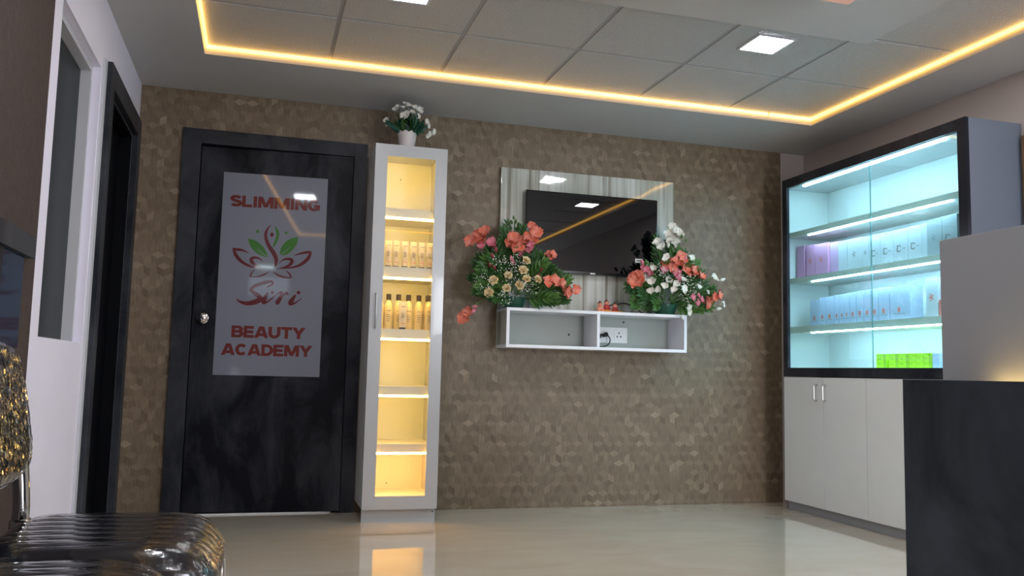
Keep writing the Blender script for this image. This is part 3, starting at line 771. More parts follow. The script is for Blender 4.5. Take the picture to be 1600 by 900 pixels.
m = MB()
pc = thing('power_cable', (2.90, -0.06, 1.036), 'black power plug with looped cable in the right bay of the wall shelf', 'cable')
m.tube(smooth_path([(2.826, -0.10, 1.135), (2.86, -0.085, 1.145), (2.90, -0.07, 1.125), (2.945, -0.06, 1.128), (2.972, -0.06, 1.10), (2.962, -0.07, 1.065), (2.915, -0.09, 1.045), (2.85, -0.11, 1.0395), (2.826, -0.12, 1.0395)], 5), 0.0042, 8)
m.build('cord', M['cable'], pc, auto=True)
m = MB(); m.tube([(2.955, -0.0247, 1.128), (2.95, -0.045, 1.127), (2.925, -0.062, 1.118)], [0.016, 0.017, 0.009], 12)
m.build('plug', M['cable'], pc, auto=True)
m = MB(); m.tube([(2.83, -0.105, 1.06), (2.86, -0.10, 1.085), (2.90, -0.085, 1.12)], [0.011, 0.011, 0.010], 10)
m.build('adapter', M['cable'], pc, auto=True)
m = MB()
m.tube(smooth_path([(2.90, -0.060, 1.2685), (2.93, -0.075, 1.285), (2.962, -0.085, 1.318), (3.01, -0.09, 1.328), (3.065, -0.10, 1.335), (3.12, -0.11, 1.312), (3.19, -0.12, 1.2682), (3.24, -0.10, 1.2682)], 5), 0.0045, 8)
o = m.build('television_cable', M['cable'], loc=(2.95, -0.08, 1.2636), auto=True)
tag(o, 'black cable arching over the wall shelf between figurine and right bouquet', 'cable')

# figurine: three small seated figures on an orange base
fg = thing('figurine', (2.925, -0.15, SZ1), 'small orange clay figurine of three seated children on the wall shelf', 'figurine')
m = MB(); m.box(2.836, 3.020, -0.178, -0.122, SZ1+0.0002, SZ1+0.012, 0.005)
base_ = m.build('base', M['orange'], fg, auto=True)
for i, (x, dz, cm) in enumerate(((2.862, 0.0, 'orange'), (2.908, 0.012, 'red_clay'), (2.966, -0.004, 'red_clay'))):
    z = SZ1+0.011+dz
    if dz > 0: MB().ball((x, -0.15, SZ1+0.014), 0.022, 0.02, 0.011).build('seat', M['orange'], fg, smooth=True)
    m = MB(); m.ball((x, -0.15, z+0.014), 0.017, 0.014, 0.017); m.ball((x-0.014, -0.162, z+0.004), 0.013, 0.010, 0.008); m.ball((x+0.014, -0.162, z+0.004), 0.013, 0.010, 0.008)
    m.ball((x-0.016, -0.156, z+0.017), 0.006, 0.007, 0.012); m.ball((x+0.016, -0.156, z+0.017), 0.006, 0.007, 0.012)
    bd = m.build('figure_body', M[cm if i else 'skin'], fg, smooth=True)
    m = MB(); m.ball((x, -0.152, z+0.041), 0.0155, 0.015, 0.0155); m.ball((x, -0.167, z+0.040), 0.0025); m.ball((x-0.015, -0.152, z+0.040), 0.004); m.ball((x+0.015, -0.152, z+0.040), 0.004)
    m.build('head', M['skin'], bd, smooth=True)
    m = MB(); m.ball((x, -0.149, z+0.048), 0.0155, 0.0145, 0.0115); m.ball((x, -0.150, z+0.061), 0.005)
    m.build('hair', M['hair'], bd, smooth=True)
    m = MB(); m.ball((x-0.005, -0.1665, z+0.043), 0.0018); m.ball((x+0.005, -0.1665, z+0.043), 0.0018)
    m.build('eye', M['hair'], bd, smooth=True)

# ================================================================= DISPLAY CABINET ON THE RIGHT WALL
CX, CYa, CYb = 4.153, -0.274, -1.884          # front plane, far end, near end
CXB = XR-0.003
bc = thing('base_cabinet', (4.33, -1.08, 0), 'low white base cabinet with three plain doors under the display case', 'cabinet')
m = MB()
m.box(CX+0.02, CXB, CYb+0.002, CYa-0.002, 0.062, 0.860)
m.build('carcass', M['tvblack'], bc)  # black colour puts shade into the gaps between the white doors
bx('counter_top', M['whitem'], bc, CX+0.02, CXB, CYb+0.002, CYa-0.002, 0.8605, 0.872)
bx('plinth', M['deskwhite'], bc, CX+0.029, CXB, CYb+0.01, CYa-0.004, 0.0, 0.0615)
for i, (ya, yb) in enumerate(((CYa, -0.693), (-0.697, -1.092), (-1.096, -1.488), (-1.492, CYb))):
    d = bx('door', M['whitem'], bc, CX, CX+0.0185, yb, ya, 0.060, 0.874, 0.0012)
    if i < 2:
        hy = -0.632 if i == 0 else -0.72
        h = MB().tube([(CX-0.0002, hy, 0.728), (CX-0.020, hy, 0.730), (CX-0.0235, hy, 0.738), (CX-0.0235, hy, 0.818), (CX-0.020, hy, 0.826), (CX-0.0002, hy, 0.828)], 0.0052, 10)
        h.build('handle', M['steel'], d, auto=True)

dc = thing('display_case', (4.33, -1.08, 0.878), 'wide dark framed glass display case with white lit shelves on the right wall', 'display case')
FZ0, FZ1 = 0.878, 2.220
GY0, GY1, GZ0, GZ1 = -0.322, -1.828, 0.936, 2.160     # glass opening
f0, f1 = CX-0.002, CX+0.020
m = MB()
m.box(f0, f1, GY0, CYa, FZ0, FZ1); m.box(f0, f1, CYb, GY1, FZ0, FZ1)
m.box(f0, f1, GY1, GY0, GZ1, FZ1); m.box(f0, f1, GY1, GY0, FZ0, GZ0)
m.build('case_frame', M['dark'], dc)
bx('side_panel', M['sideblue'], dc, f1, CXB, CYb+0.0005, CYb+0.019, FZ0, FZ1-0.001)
bx('side_panel', M['inner'], dc, f1, CXB, CYa-0.019, CYa-0.0005, FZ0, FZ1-0.001)
bx('top_panel', M['white'], dc, f1, CXB, CYb+0.019, CYa-0.019, 2.157, FZ1-0.001)
bx('bottom_panel', M['inner'], dc, f1, CXB, CYb+0.019, CYa-0.019, FZ0, GZ0)
bx('back_panel', M['inner'], dc, CXB-0.012, CXB-0.001, CYb+0.019, CYa-0.019, GZ0, 2.157)
bx('glass_pane', M['pane_c'], dc, CX+0.006, CX+0.010, -1.150, GY0-0.0005, GZ0+0.0005, GZ1-0.0005)
bx('glass_pane', M['pane_c'], dc, CX+0.0115, CX+0.0155, GY1+0.0005, -1.138, GZ0+0.0005, GZ1-0.0005)
bx('pane_edge', mat('green_glass_edge', (0.10, 0.30, 0.30), 0.3), dc, CX+0.0058, CX+0.0102, -1.1535, -1.1502, GZ0+0.001, GZ1-0.001)
for x in (4.3,):
    bx('joint_line', M['edge'], dc, CXB-0.0128, CXB-0.0121, -0.742, -0.738, GZ0, 2.157)
DSH = [(1.818, 1.854), (1.504, 1.539), (1.169, 1.211)]
for za, zb in DSH:
    bx('shelf', M['edge'], dc, CX+0.036, CXB-0.0125, CYb+0.0195, CYa-0.0195, za, zb)
for i, (za, ya, yb) in enumerate(((2.157, -0.45, -1.70), (1.818, -0.50, -1.73), (1.504, -0.53, -1.82), (1.169, -0.52, -1.83))):
    bx('led_strip', M['cool_e'], dc, CX+0.040, CX+0.056, yb, ya, za-0.007, za-0.0003)

def carton(x, y0, y1, z0, z1, m_, label, group, mark=None, depth=0.07, pm='printg'):
    cy = (y0+y1)/2
    t = thing('carton', (x+depth/2, cy, z0), label, 'carton', group)
    bd = bx('carton_body', M[m_], t, x, x+depth, y1, y0, z0+0.0003, z1, 0.0012)
    wd = y0-y1; h = z1-z0
    fx = x-0.0004
    if mark == 'flower':
        b = MB()
        c = (cy + wd*0.05, z0+h*0.50); r = min(0.02, wd*0.25)
        b.poly([(fx, c[0]+r*(0.6+0.4*math.cos(5*2*PI*k/30))*math.cos(2*PI*k/30), c[1]+1.25*r*(0.6+0.4*math.cos(5*2*PI*k/30))*math.sin(2*PI*k/30)) for k in range(30)])
        b.build('print_motif', M[pm], bd)
    elif mark == 'logo':
        b = MB(); c = (cy + wd*0.05, z0+h*0.30); r = min(0.013, wd*0.2)
        b.poly([(fx, c[0]+r*math.cos(2*PI*k/14)*(1 if k % 2 else 0.75), c[1]+1.3*r*math.sin(2*PI*k/14)) for k in range(14)])
        b.build('print_motif', M['printr'], bd)
        bx('print_line', M['printg'], bd, fx, x+0.0001, cy-wd*0.28, cy+wd*0.30, z0+h*0.165, z0+h*0.19)
    elif mark == 'script':
        b = MB(); c = (cy+wd*0.12, z0+h*0.42); r = min(0.016, wd*0.18)
        pts = [(c[0]-r*math.cos(a), c[1]+r*1.1*math.sin(a), r*0.30) for a in [0.5+ (2*PI-1.1)*k/12 for k in range(13)]]
        for p_ in (pts, [(c[0]+r*1.1, c[1]-r, r*0.25), (c[0]+r*0.7, c[1]+r*0.9, r*0.3), (c[0]+r*1.3, c[1]+r*1.2, r*0.2)]):
            q = smooth_path(p_, 2); A = []; B = []
            for i_, p in enumerate(q):
                a_ = q[max(i_-1, 0)]; b_ = q[min(i_+1, len(q)-1)]
                tt = Vector((b_.x-a_.x, b_.y-a_.y)).normalized(); nn = Vector((-tt.y, tt.x))*p.z/2
                A.append(b.bm.verts.new((fx, p.x+nn.x, p.y+nn.y))); B.append(b.bm.verts.new((fx, p.x-nn.x, p.y-nn.y)))
            for i_ in range(len(q)-1): b.bm.faces.new((A[i_], A[i_+1], B[i_+1], B[i_]))
        b.build('print_motif', M['print'], bd)
        bx('print_line', M['printg'], bd, fx, x+0.0001, cy-wd*0.32, cy-wd*0.12, z0+h*0.40, z0+h*0.42)
    return t
zA = 1.539
for i, (y0, y1, zt) in enumerate(((-0.314, -0.398, 1.760), (-0.417, -0.513, 1.752), (-0.518, -0.648, 1.748), (-0.656, -0.748, 1.742))):
    carton(4.235 + (0.012 if i == 3 else 0), y0, y1, zA, zt, 'pinkbox' if i != 3 else 'pinkbox2', '%s pink carton from the left on the second shelf of the display case' % ordn[i].capitalize(), 'pink cartons in the display case', 'flower' if i in (1, 2) else None, 0.10, 'printr')
rowA = ((-0.752, -0.838, 1.733, 'palebox', None), (-0.841, -0.977, 1.733, 'palebox', 'flower'), (-0.980, -1.038, 1.726, 'palebox', 'flower'),
        (-1.043, -1.138, 1.730, 'palebox', 'script'), (-1.141, -1.249, 1.728, 'palebox', 'script'), (-1.252, -1.364, 1.729, 'palebox', 'script'),
        (-1.367, -1.470, 1.731, 'palebox', 'script'), (-1.473, -1.521, 1.734, 'palebox', None), (-1.524, -1.631, 1.739, 'greybox', 'flower'), (-1.635, -1.738, 1.747, 'greybox', 'script'))
for i, (y0, y1, zt, mm, mk) in enumerate(rowA):
    look = 'pale grey' if mm == 'greybox' else 'pale white'
    carton(4.235 - (0.012 if mm == 'greybox' else 0), y0, y1, zA, zt, mm, '%s carton, %s to the right of the pink ones on the second shelf' % (look, ordn[i]), 'pale cartons on the second shelf of the display case', mk, 0.10)
rowB = ((-0.456, -0.552, 1.382), (-0.557, -0.617, 1.392), (-0.621, -0.702, 1.393), (-0.706, -0.753, 1.396), (-0.757, -0.803, 1.396), (-0.806, -0.850, 1.398), (-0.854, -0.914, 1.400),
        (-0.918, -0.982, 1.402), (-0.986, -1.044, 1.403), (-1.049, -1.111, 1.404), (-1.116, -1.206, 1.405), (-1.210, -1.372, 1.402))
for i, (y0, y1, zt) in enumerate(rowB):
    big = i == len(rowB)-1
    carton(4.235, y0, y1, 1.2112, zt, 'bluebox', ('wide pale blue carton at the right end of the row on the third shelf' if big else 'slim pale blue carton with red mark, %s from the left on the third shelf' % ordn[i]), 'pale blue cartons on the third shelf of the display case', 'logo', 0.09)
carton(4.225, -1.505, -1.590, 1.2112, 1.425, 'palebox', 'tall pale carton standing apart at the right of the third shelf', 'pale cartons on the third shelf', 'flower', 0.08, 'printr')
carton(4.225, -1.596, -1.66, 1.2112, 1.30, 'printr', 'small red carton half behind the reception desk on the third shelf', None, None, 0.06)
for i, (y0, y1) in enumerate(((-1.098, -1.184), (-1.204, -1.281), (-1.284, -1.364), (-1.367, -1.419), (-1.422, -1.474), (-1.477, -1.530))):
    t = carton(4.225, y0, y1, GZ0+0.0003, 1.018, 'limebox', 'lime green carton, %s from the left at the bottom of the display case' % ordn[i], 'lime green cartons in the display case', None, 0.08)
    bd = t.children[0]
    wd = y0-y1
    if i in (0, 1, 2, 5): bx('side_stripe', M['limedark'], bd, 4.2247, 4.2251, y1+0.001, y1+wd*0.30, GZ0+0.002, 1.017)
    for q in range(2):
        bx('print_line', M['limedark'], bd, 4.2246, 4.2251, y0-wd*0.45, y0-wd*0.15, GZ0+0.02+0.03*q, GZ0+0.026+0.03*q)
carton(4.225, -1.540, -1.590, GZ0+0.0003, 1.016, 'bluebox', 'small pale carton beside the lime green ones at the bottom shelf', 'pale cartons on the bottom shelf', None, 0.08)

# framed board on the right wall beyond the display case
pf = thing('picture_frame', (XR-0.01, -2.2, 1.69), 'brown wooden framed board on the right wall beside the display case', 'picture')
m = MB(); a, b_, c, d = -2.52, -1.905, 1.66, 2.145; wf_ = 0.03
m.box(XR-0.028, XR-0.001, a, a+wf_, c, d); m.box(XR-0.028, XR-0.001, b_-wf_, b_, c, d)
m.box(XR-0.028, XR-0.001, a+wf_, b_-wf_, c, c+wf_); m.box(XR-0.028, XR-0.001, a+wf_, b_-wf_, d-wf_, d)
m.build('frame', M['wood'], pf)
bx('board', M['picture'], pf, XR-0.014, XR-0.001, a+wf_, b_-wf_, c+wf_, d-wf_)

# ================================================================= RECEPTION DESK
DX, DW, DY, DN = 2.433, 2.568, -3.400, -5.15
dk = thing('reception_desk', (2.8, -4.3, 0), 'reception desk with dark slate front and raised white panel above a glowing ledge', 'desk')
bx('front_panel', M['darkdesk'], dk, DX, DX+0.025, DN, DY, 0.0, 0.865, 0.001)
bx('ledge', M['darkdesk'], dk, DX+0.025, DW-0.045, DN, DY, 0.840, 0.865)
bx('ledge_groove', M['darkdesk'], dk, DW-0.045, DW, DN, DY, 0.815, 0.835)
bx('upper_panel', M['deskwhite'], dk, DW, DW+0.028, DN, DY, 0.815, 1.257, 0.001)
bx('end_panel', M['dark'], dk, DX+0.025, DX+0.70, DY-0.025, DY, 0.0, 0.8398)
bx('worktop', M['whitem'], dk, DW+0.0285, DX+0.72, DN, DY-0.0255, 0.72, 0.745)
bx('led_strip', M['desk_e'], dk, DW-0.040, DW-0.026, DN+0.02, -3.58, 0.8352, 0.842)

# ================================================================= FLOWERS
def petal(bm, L_, W_, curl, tilt, ang, ruffle=0.0, nl=5, nw=4, z0=0.0):
    rows = []
    for i in range(nl+1):
        u = i/nl; row = []
        wv = W_*math.sin(PI*min(1.0, 0.12+0.80*u))**0.8
        for j in range(nw+1):
            v = j/nw*2-1
            out = L_*(math.sin(tilt)*u + curl*0.5*u*u)
            up = L_*(math.cos(tilt)*u - curl*0.35*u*u) + z0
            up += -0.25*W_*(1-v*v)*u + ruffle*math.sin(v*5+ang*3)*u*u
            p = Vector((out, v*wv*0.5, up))
            p.rotate(Euler((0, 0, ang)))
            row.append(p)
        rows.append(row)
    V = [[bm.verts.new(p) for p in r] for r in rows]
    for i in range(nl):
        for j in range(nw): bm.faces.new((V[i][j], V[i][j+1], V[i+1][j+1], V[i+1][j]))

def floret_mesh(name, m_, r=0.045, six=6, seed=0):
    rnd = random.Random(seed); b = MB()
    for k in range(six):
        petal(b.bm, r*1.10*(0.9+0.2*rnd.random()), r*1.25, 0.40+0.3*rnd.random(), 0.65 + (0.15 if k % 2 else 0), 2*PI*k/six + rnd.uniform(-.15, .15), r*0.16)
    b.lathe(0, 0, [(r*0.05, -r*0.75), (r*0.10, -r*0.45), (r*0.20, 0.0), (r*0.10, r*0.15)], 8)
    return b.mesh(name, m_, smooth=True, normals=False)
def rose_mesh(name, m_, r=0.028, seed=0):
    rnd = random.Random(seed); b = MB()
    for ring, (n_, tilt, L_, W_) in enumerate(((3, 0.10, 0.80, 0.9), (4, 0.32, 0.95, 1.1), (5, 0.62, 1.05, 1.25), (6, 1.0, 1.1, 1.3))):
        for k in range(n_):
            petal(b.bm, r*L_, r*W_, 0.25 if ring < 3 else 0.5, tilt, 2*PI*k/n_ + ring*0.5 + rnd.uniform(-.1, .1), r*0.05, 4, 4)
    b.lathe(0, 0, [(r*0.1, -r*0.5), (r*0.3, 0.0), (r*0.2, r*0.3)], 8)
    return b.mesh(name, m_, smooth=True, normals=False)
def bud_mesh(name, m_, r=0.012, L_=0.045):
    b = MB(); b.lathe(0, 0, [(r*0.3, 0), (r*0.8, L_*0.25), (r, L_*0.5), (r*0.7, L_*0.8), (r*0.1, L_)], 8)
    return b.mesh(name, m_, smooth=True)
def leaf_into(bm, p, d, up, L_, W_):
    d = d.normalized(); s_ = d.cross(up).normalized(); u = s_.cross(d)
    pts = []
    for t, w_, dz in ((0, 0.02, 0), (0.3, 0.42, 0.03), (0.6, 0.48, 0.02), (0.85, 0.26, -0.05), (1.0, 0.0, -0.12)):
        c = p + d*L_*t + u*L_*dz
        pts.append((c + s_*W_*w_ + u*W_*0.18*(w_ > 0), c, c - s_*W_*w_ + u*W_*0.18*(w_ > 0)))
    V = [[bm.verts.new(q) for q in r] for r in pts[:-1]]
    tip = bm.verts.new(pts[-1][1])
    for i in range(3):
        bm.faces.new((V[i][0], V[i][1], V[i+1][1], V[i+1][0])); bm.faces.new((V[i][1], V[i][2], V[i+1][2], V[i+1][1]))
    bm.faces.new((V[3][0], V[3][1], tip)); bm.faces.new((V[3][1], V[3][2], tip))
def frond_mesh(name, m_, L_=0.2, n_=8, ll=0.055, lw=0.022, seed=0):
    rnd = random.Random(seed); b = MB()
    path = [Vector((0, -0.10*L_*(k/6)**2, L_*k/6)) for k in range(7)]
    b.tube(path, [0.0022*(1-0.1*k) for k in range(7)], 5)
    for k in range(n_):
        t = 0.25+0.75*(k+1)/n_; i = min(5, int(t*6)); q = path[i].lerp(path[i+1], t*6-i)
        for sgn in (-1, 1):
            d = Vector((sgn*(0.95-0.35*t), rnd.uniform(-.35, .25), 0.55+0.5*t))
            leaf_into(b.bm, q, d, Vector((rnd.uniform(-.4, .4), -1, rnd.uniform(-.2, .4))), ll*(1.05-0.35*t)*rnd.uniform(.85, 1.15), lw*rnd.uniform(.85, 1.15))
    leaf_into(b.bm, path[-1], Vector((0, -.2, 1)), Vector((0, -1, .2)), ll*0.8, lw)
    return b.mesh(name, m_, smooth=False, normals=False)
ME = {'coral': [floret_mesh('gladiolus_bloom', M['coral'], 0.043, 6, s) for s in (1, 2)],
      'pink': [floret_mesh('pink_bloom', M['pink'], 0.030, 6, 5)],
      'white': [floret_mesh('white_bloom', M['whitep'], 0.036, 6, s) for s in (3, 4)],
      'rose': [rose_mesh('rose', M['creamp'], 0.026, s) for s in (1, 2)],
      'bud': [bud_mesh('bud', M['budp'])], 'pbud': [bud_mesh('bud', M['pink'], 0.013, 0.05)], 'gbud': [bud_mesh('bud', M['leaf2'], 0.008, 0.03)],
      'wbud': [bud_mesh('bud', M['whitep'], 0.011, 0.04)],
      'frond': [frond_mesh('leaf_frond', M['leaf1'], 0.2, 7, .066, .0165, 1), frond_mesh('leaf_frond', M['leaf2'], 0.2, 6, .070, .019, 2), frond_mesh('leaf_frond', M['leaf1'], 0.2, 8, .056, .013, 3)]}

def aim(d, roll=0.0):
    q = Vector(d).normalized().to_track_quat('Z', 'Y')
    return (q.to_matrix() @ Matrix.Rotation(roll, 3, 'Z'))

def bouquet(name, label, bc_, zb, seed, fan, blooms, stems):
    rnd = random.Random(seed)
    x, y = bc_
    t = thing(name, (x, y, zb), label, 'flowers', 'gladiolus bouquets on the wall shelf')
    b = MB(); b.lathe(x, y, [(0.058, zb+0.0003), (0.062, zb+0.006), (0.076, zb+0.045), (0.084, zb+0.062), (0.084, zb+0.068), (0.076, zb+0.068), (0.060, zb+0.045)], 28)
    b.build('bowl', M['bowl'], t, auto=True)
    MB().lathe(x, y, [(0.072, zb+0.046), (0.070, zb+0.060), (0.045, zb+0.074)], 20).build('flower_foam', M['leaf1'], t, smooth=True)
    c = Vector((x, y, zb+0.07))
    for (deg, L_, yo) in fan:
        for rep in range(2):
            a = math.radians(deg + rnd.uniform(-7, 7))
            d = Vector((math.cos(a), yo + rnd.uniform(-0.22, 0.12), math.sin(a)))
            sc = L_/0.2*rnd.uniform(0.82, 1.05)
            k = max(0.9, min(1.25, sc))
            st = c + d.normalized()*max(0.0, L_-0.2*k)*rnd.uniform(0.6, 1.0)
            # roll so that the frond's face (-y local) turns to the room
            z = d.normalized(); yv = Vector((0, 1, 0)) - z*z.y; yv.normalize(); xv = yv.cross(z)
            R = Matrix((xv, yv, z)).transposed() @ Matrix.Rotation(rnd.uniform(-.5, .5), 3, 'Z')
            inst('leaf_frond', rnd.choice(ME['frond']), t, st, R, (k, k, k))
    for i in range(26):                                  # short inner fronds towards the room
        a = math.radians(rnd.uniform(5, 175)); L_ = rnd.uniform(0.06, 0.20)
        d = Vector((math.cos(a), rnd.uniform(-1.0, -0.4), math.sin(a)))
        z = d.normalized(); yv = Vector((0, 1, 0.5)) - z*z.dot(Vector((0, 1, 0.5))); yv.normalize(); xv = yv.cross(z)
        R = Matrix((xv, yv, z)).transposed() @ Matrix.Rotation(rnd.uniform(-.6, .6), 3, 'Z')
        st = c + Vector((math.cos(a)*L_, -0.02, math.sin(a)*L_))
        k = rnd.uniform(0.55, 0.8)
        inst('leaf_frond', rnd.choice(ME['frond']), t, st, R, (k, k, k))
    for (p0, p1, sag) in stems:
        p0, p1 = Vector(p0), Vector(p1)
        mid = (p0+p1)/2 + Vector((0, 0, sag))
        MB().tube(smooth_path([p0, mid, p1], 6), 0.0032, 6).build('stem', M['stem'], t, smooth=True)
    for kind, pts, yy in blooms:
        for (px, pz, *s_) in pts:
            s_ = s_[0] if s_ else 1.0
            y_ = yy + rnd.uniform(-0.03, 0.03) - (0.09 if kind in ('coral', 'white', 'pink') and pz < 1.47 else 0)
            rad = Vector((px-c.x, 0, pz-c.z)); rad = rad.normalized() if rad.length > 0.01 else Vector((0, 0, 1))
            if kind in ('bud', 'pbud', 'gbud', 'wbud'): d = rad*1.0 + Vector((rnd.uniform(-.3, .3), -0.5, rnd.uniform(-.2, .3)))
            elif kind == 'rose': d = Vector((rad.x*0.35 + rnd.uniform(-.25, .25), -1, rad.z*0.35 + rnd.uniform(-.1, .3)))
            else: d = Vector((rad.x*0.8 + rnd.uniform(-.35, .35) - 0.2, -0.9, rad.z*0.45 + rnd.uniform(-.3, .3)))
            me = rnd.choice(ME[kind])
            k = s_*rnd.uniform(0.9, 1.1)*(0.88 if kind in ('coral', 'white') else 1.0)
            inst({'coral': 'gladiolus_bloom', 'pink': 'pink_bloom', 'white': 'white_bloom', 'rose': 'rose'}.get(kind, 'bud'), me, t, (px, y_, pz), aim(d, rnd.uniform(0, 6)), (k, k, k))
    return t, c, rnd

def baby_breath(t, rnd, spots, yy):
    b = MB()
    for (cx, cz, rx, rz, n_) in spots:
        for i in range(n_):
            a = rnd.uniform(0, 2*PI); r_ = math.sqrt(rnd.random())
            r2 = bmesh.ops.create_icosphere(b.bm, subdivisions=1, radius=rnd.uniform(0.0026, 0.0042))
            o_ = Vector((cx + rx*r_*math.cos(a), yy + rnd.uniform(-.04, .05), cz + rz*r_*math.sin(a)))
            for v in r2['verts']: v.co += o_
    o = b.build('baby_breath', M['whitep'], t)
    o['kind'] = 'stuff'

GLc = [(1.963, 1.66), (2.011, 1.695, 1.1), (2.043, 1.721, 1.05), (2.03, 1.675), (2.225, 1.685, 1.1), (2.243, 1.622, 1.15), (2.205, 1.647), (2.356, 1.775, .8), (2.37, 1.735, 1.05), (2.324, 1.70), (2.345, 1.685, 1.05), (2.287, 1.681, .8), (2.462, 1.60, .8),
       (2.491, 1.609, .8), (2.423, 1.423), (2.473, 1.43, 1.05), (2.529, 1.408, 1.1), (2.555, 1.365), (2.615, 1.385, .75), (1.905, 1.182), (1.928, 1.214, .9)]
GLr = [(2.294, 1.548), (2.275, 1.487), (2.19, 1.454), (2.293, 1.432), (2.372, 1.436), (2.175, 1.371), (2.261, 1.395), (2.093, 1.418), (2.063, 1.338)]
GLp = [(2.085, 1.652), (2.327, 1.619, .8), (2.29, 1.605, .9), (2.02, 1.625, .8), (2.34, 1.655, .8)]
fanL = [(176, .27, -.35), (168, .29, -.3), (160, .30, -.1), (152, .31, -.25), (144, .31, 0), (136, .32, -.2), (127, .33, 0), (118, .35, -.1), (109, .38, 0), (100, .44, 0.1), (92, .47, 0.05), (84, .42, 0.1), (76, .36, 0),
        (67, .33, -.1), (58, .30, 0), (48, .29, -.2), (38, .30, -.1), (28, .32, -.3), (18, .34, -.2), (9, .35, -.35), (2, .33, -.4), (-8, .27, -.7), (188, .25, -.7)]
t, c, rnd = bouquet('flower_bouquet', 'left bouquet of coral gladioli and cream roses in a green bowl', (2.27, -0.155), SZ1, 11, fanL,
    [('coral', GLc, -0.27), ('rose', GLr, -0.33), ('pink', GLp, -0.27), ('bud', [(2.12, 1.595), (2.11, 1.56), (2.097, 1.505), (2.13, 1.49), (2.43, 1.55), (2.415, 1.52), (2.406, 1.494), (2.395, 1.46), (2.445, 1.575), (2.10, 1.625)], -0.25),
     ('pbud', [(1.995, 1.232), (2.224, 1.545), (2.24, 1.53), (2.02, 1.26)], -0.26), ('gbud', [(2.262, 1.80), (2.25, 1.825), (2.28, 1.785), (2.235, 1.79), (2.27, 1.76), (2.03, 1.27)], -0.2), ('wbud', [(2.33, 1.74), (2.30, 1.77), (2.31, 1.40)], -0.2)],
    [((2.23, -0.18, 1.36), (2.02, -0.26, 1.66), 0.04), ((2.25, -0.18, 1.36), (2.23, -0.26, 1.66), 0), ((2.27, -0.18, 1.36), (2.37, -0.26, 1.75), 0), ((2.28, -0.18, 1.36), (2.49, -0.26, 1.61), -0.03),
     ((2.27, -0.20, 1.35), (2.62, -0.27, 1.39), 0.03), ((2.22, -0.20, 1.34), (1.91, -0.27, 1.20), 0.04), ((2.26, -0.17, 1.36), (2.26, -0.18, 1.82), 0)])
baby_breath(t, rnd, [(2.04, 1.40, .07, .06, 70), (2.20, 1.50, .10, .06, 60), (2.25, 1.55, .07, .05, 40), (2.33, 1.40, .08, .06, 50), (2.18, 1.32, .05, .05, 40), (2.12, 1.55, .06, .04, 30), (2.24, 1.45, .10, .06, 50)], -0.31)

GRc = [(3.387, 1.651, .9), (3.38, 1.62, .8), (3.299, 1.592, 1.1), (3.336, 1.603), (3.31, 1.565), (3.415, 1.576), (3.45, 1.565, 1.05), (3.476, 1.55), (3.514, 1.522, .85), (3.075, 1.50), (3.053, 1.485, 1.05), (3.022, 1.454, 1.05), (3.06, 1.455), (3.525, 1.345, 1.05), (3.55, 1.378, 1.0), (3.588, 1.392, .95)]
GRw = [(3.321, 1.83, 1.05), (3.345, 1.80), (3.293, 1.79, .9), (3.312, 1.76, 1.1), (3.335, 1.735), (3.215, 1.735, .85), (3.24, 1.705, .85), (3.271, 1.636, .7), (3.25, 1.62, .6), (3.443, 1.637, .8), (3.455, 1.61, .6), (3.175, 1.554, .7), (3.14, 1.49), (3.12, 1.46, .8), (3.30, 1.485, .8), (3.31, 1.455, .8),
       (3.222, 1.439, .75), (3.176, 1.408, .7), (3.13, 1.40, .75), (3.29, 1.413, .8), (3.337, 1.415, .8), (3.609, 1.523, .75), (3.64, 1.51, .55), (3.618, 1.335, .7), (3.384, 1.305, .7), (3.38, 1.275, .6), (3.476, 1.444, .6), (3.52, 1.409, .5), (3.397, 1.495, .7)]
GRp = [(3.13, 1.539, .9), (3.255, 1.545), (3.336, 1.535), (3.345, 1.505), (3.12, 1.56, .7), (3.43, 1.335, .75), (3.405, 1.372, .7), (3.462, 1.362, .7), (3.445, 1.385, .6), (3.16, 1.52, .7)]
fanR = [(176, .27, -.35), (168, .30, -.3), (160, .31, -.1), (150, .25, -.25), (139, .20, -.1), (127, .21, -.2), (116, .27, -.1), (105, .36, 0), (95, .44, 0.1), (86, .46, 0.05), (78, .42, 0.1), (70, .37, 0),
        (61, .33, -.1), (52, .31, 0), (43, .31, -.2), (34, .32, -.1), (25, .32, -.3), (16, .31, -.2), (8, .29, -.35), (0, .27, -.4), (-10, .22, -.7), (190, .20, -.7)]
t, c, rnd = bouquet('flower_bouquet', 'right bouquet of white and coral gladioli in a green bowl', (3.325, -0.155), SZ1, 23, fanR,
    [('coral', GRc, -0.28), ('white', GRw, -0.28), ('pink', GRp, -0.29), ('pbud', [(3.40, 1.60), (3.10, 1.575)], -0.26), ('wbud', [(3.29, 1.70), (3.34, 1.70), (3.66, 1.50), (3.64, 1.31), (3.38, 1.26)], -0.26), ('gbud', [(3.36, 1.76), (3.40, 1.74), (3.19, 1.40), (3.21, 1.41), (3.18, 1.43)], -0.3)],
    [((3.31, -0.18, 1.36), (3.32, -0.26, 1.80), 0), ((3.30, -0.18, 1.36), (3.23, -0.26, 1.70), 0), ((3.35, -0.18, 1.36), (3.39, -0.26, 1.64), 0), ((3.35, -0.18, 1.36), (3.50, -0.26, 1.53), 0), ((3.29, -0.18, 1.36), (3.03, -0.27, 1.46), 0),
     ((3.36, -0.18, 1.36), (3.62, -0.26, 1.52), 0.03), ((3.36, -0.19, 1.35), (3.58, -0.27, 1.37), 0.03)])
baby_breath(t, rnd, [(3.42, 1.46, .10, .07, 110), (3.20, 1.55, .08, .05, 50), (3.30, 1.52, .09, .05, 40), (3.44, 1.38, .08, .04, 40)], -0.30)

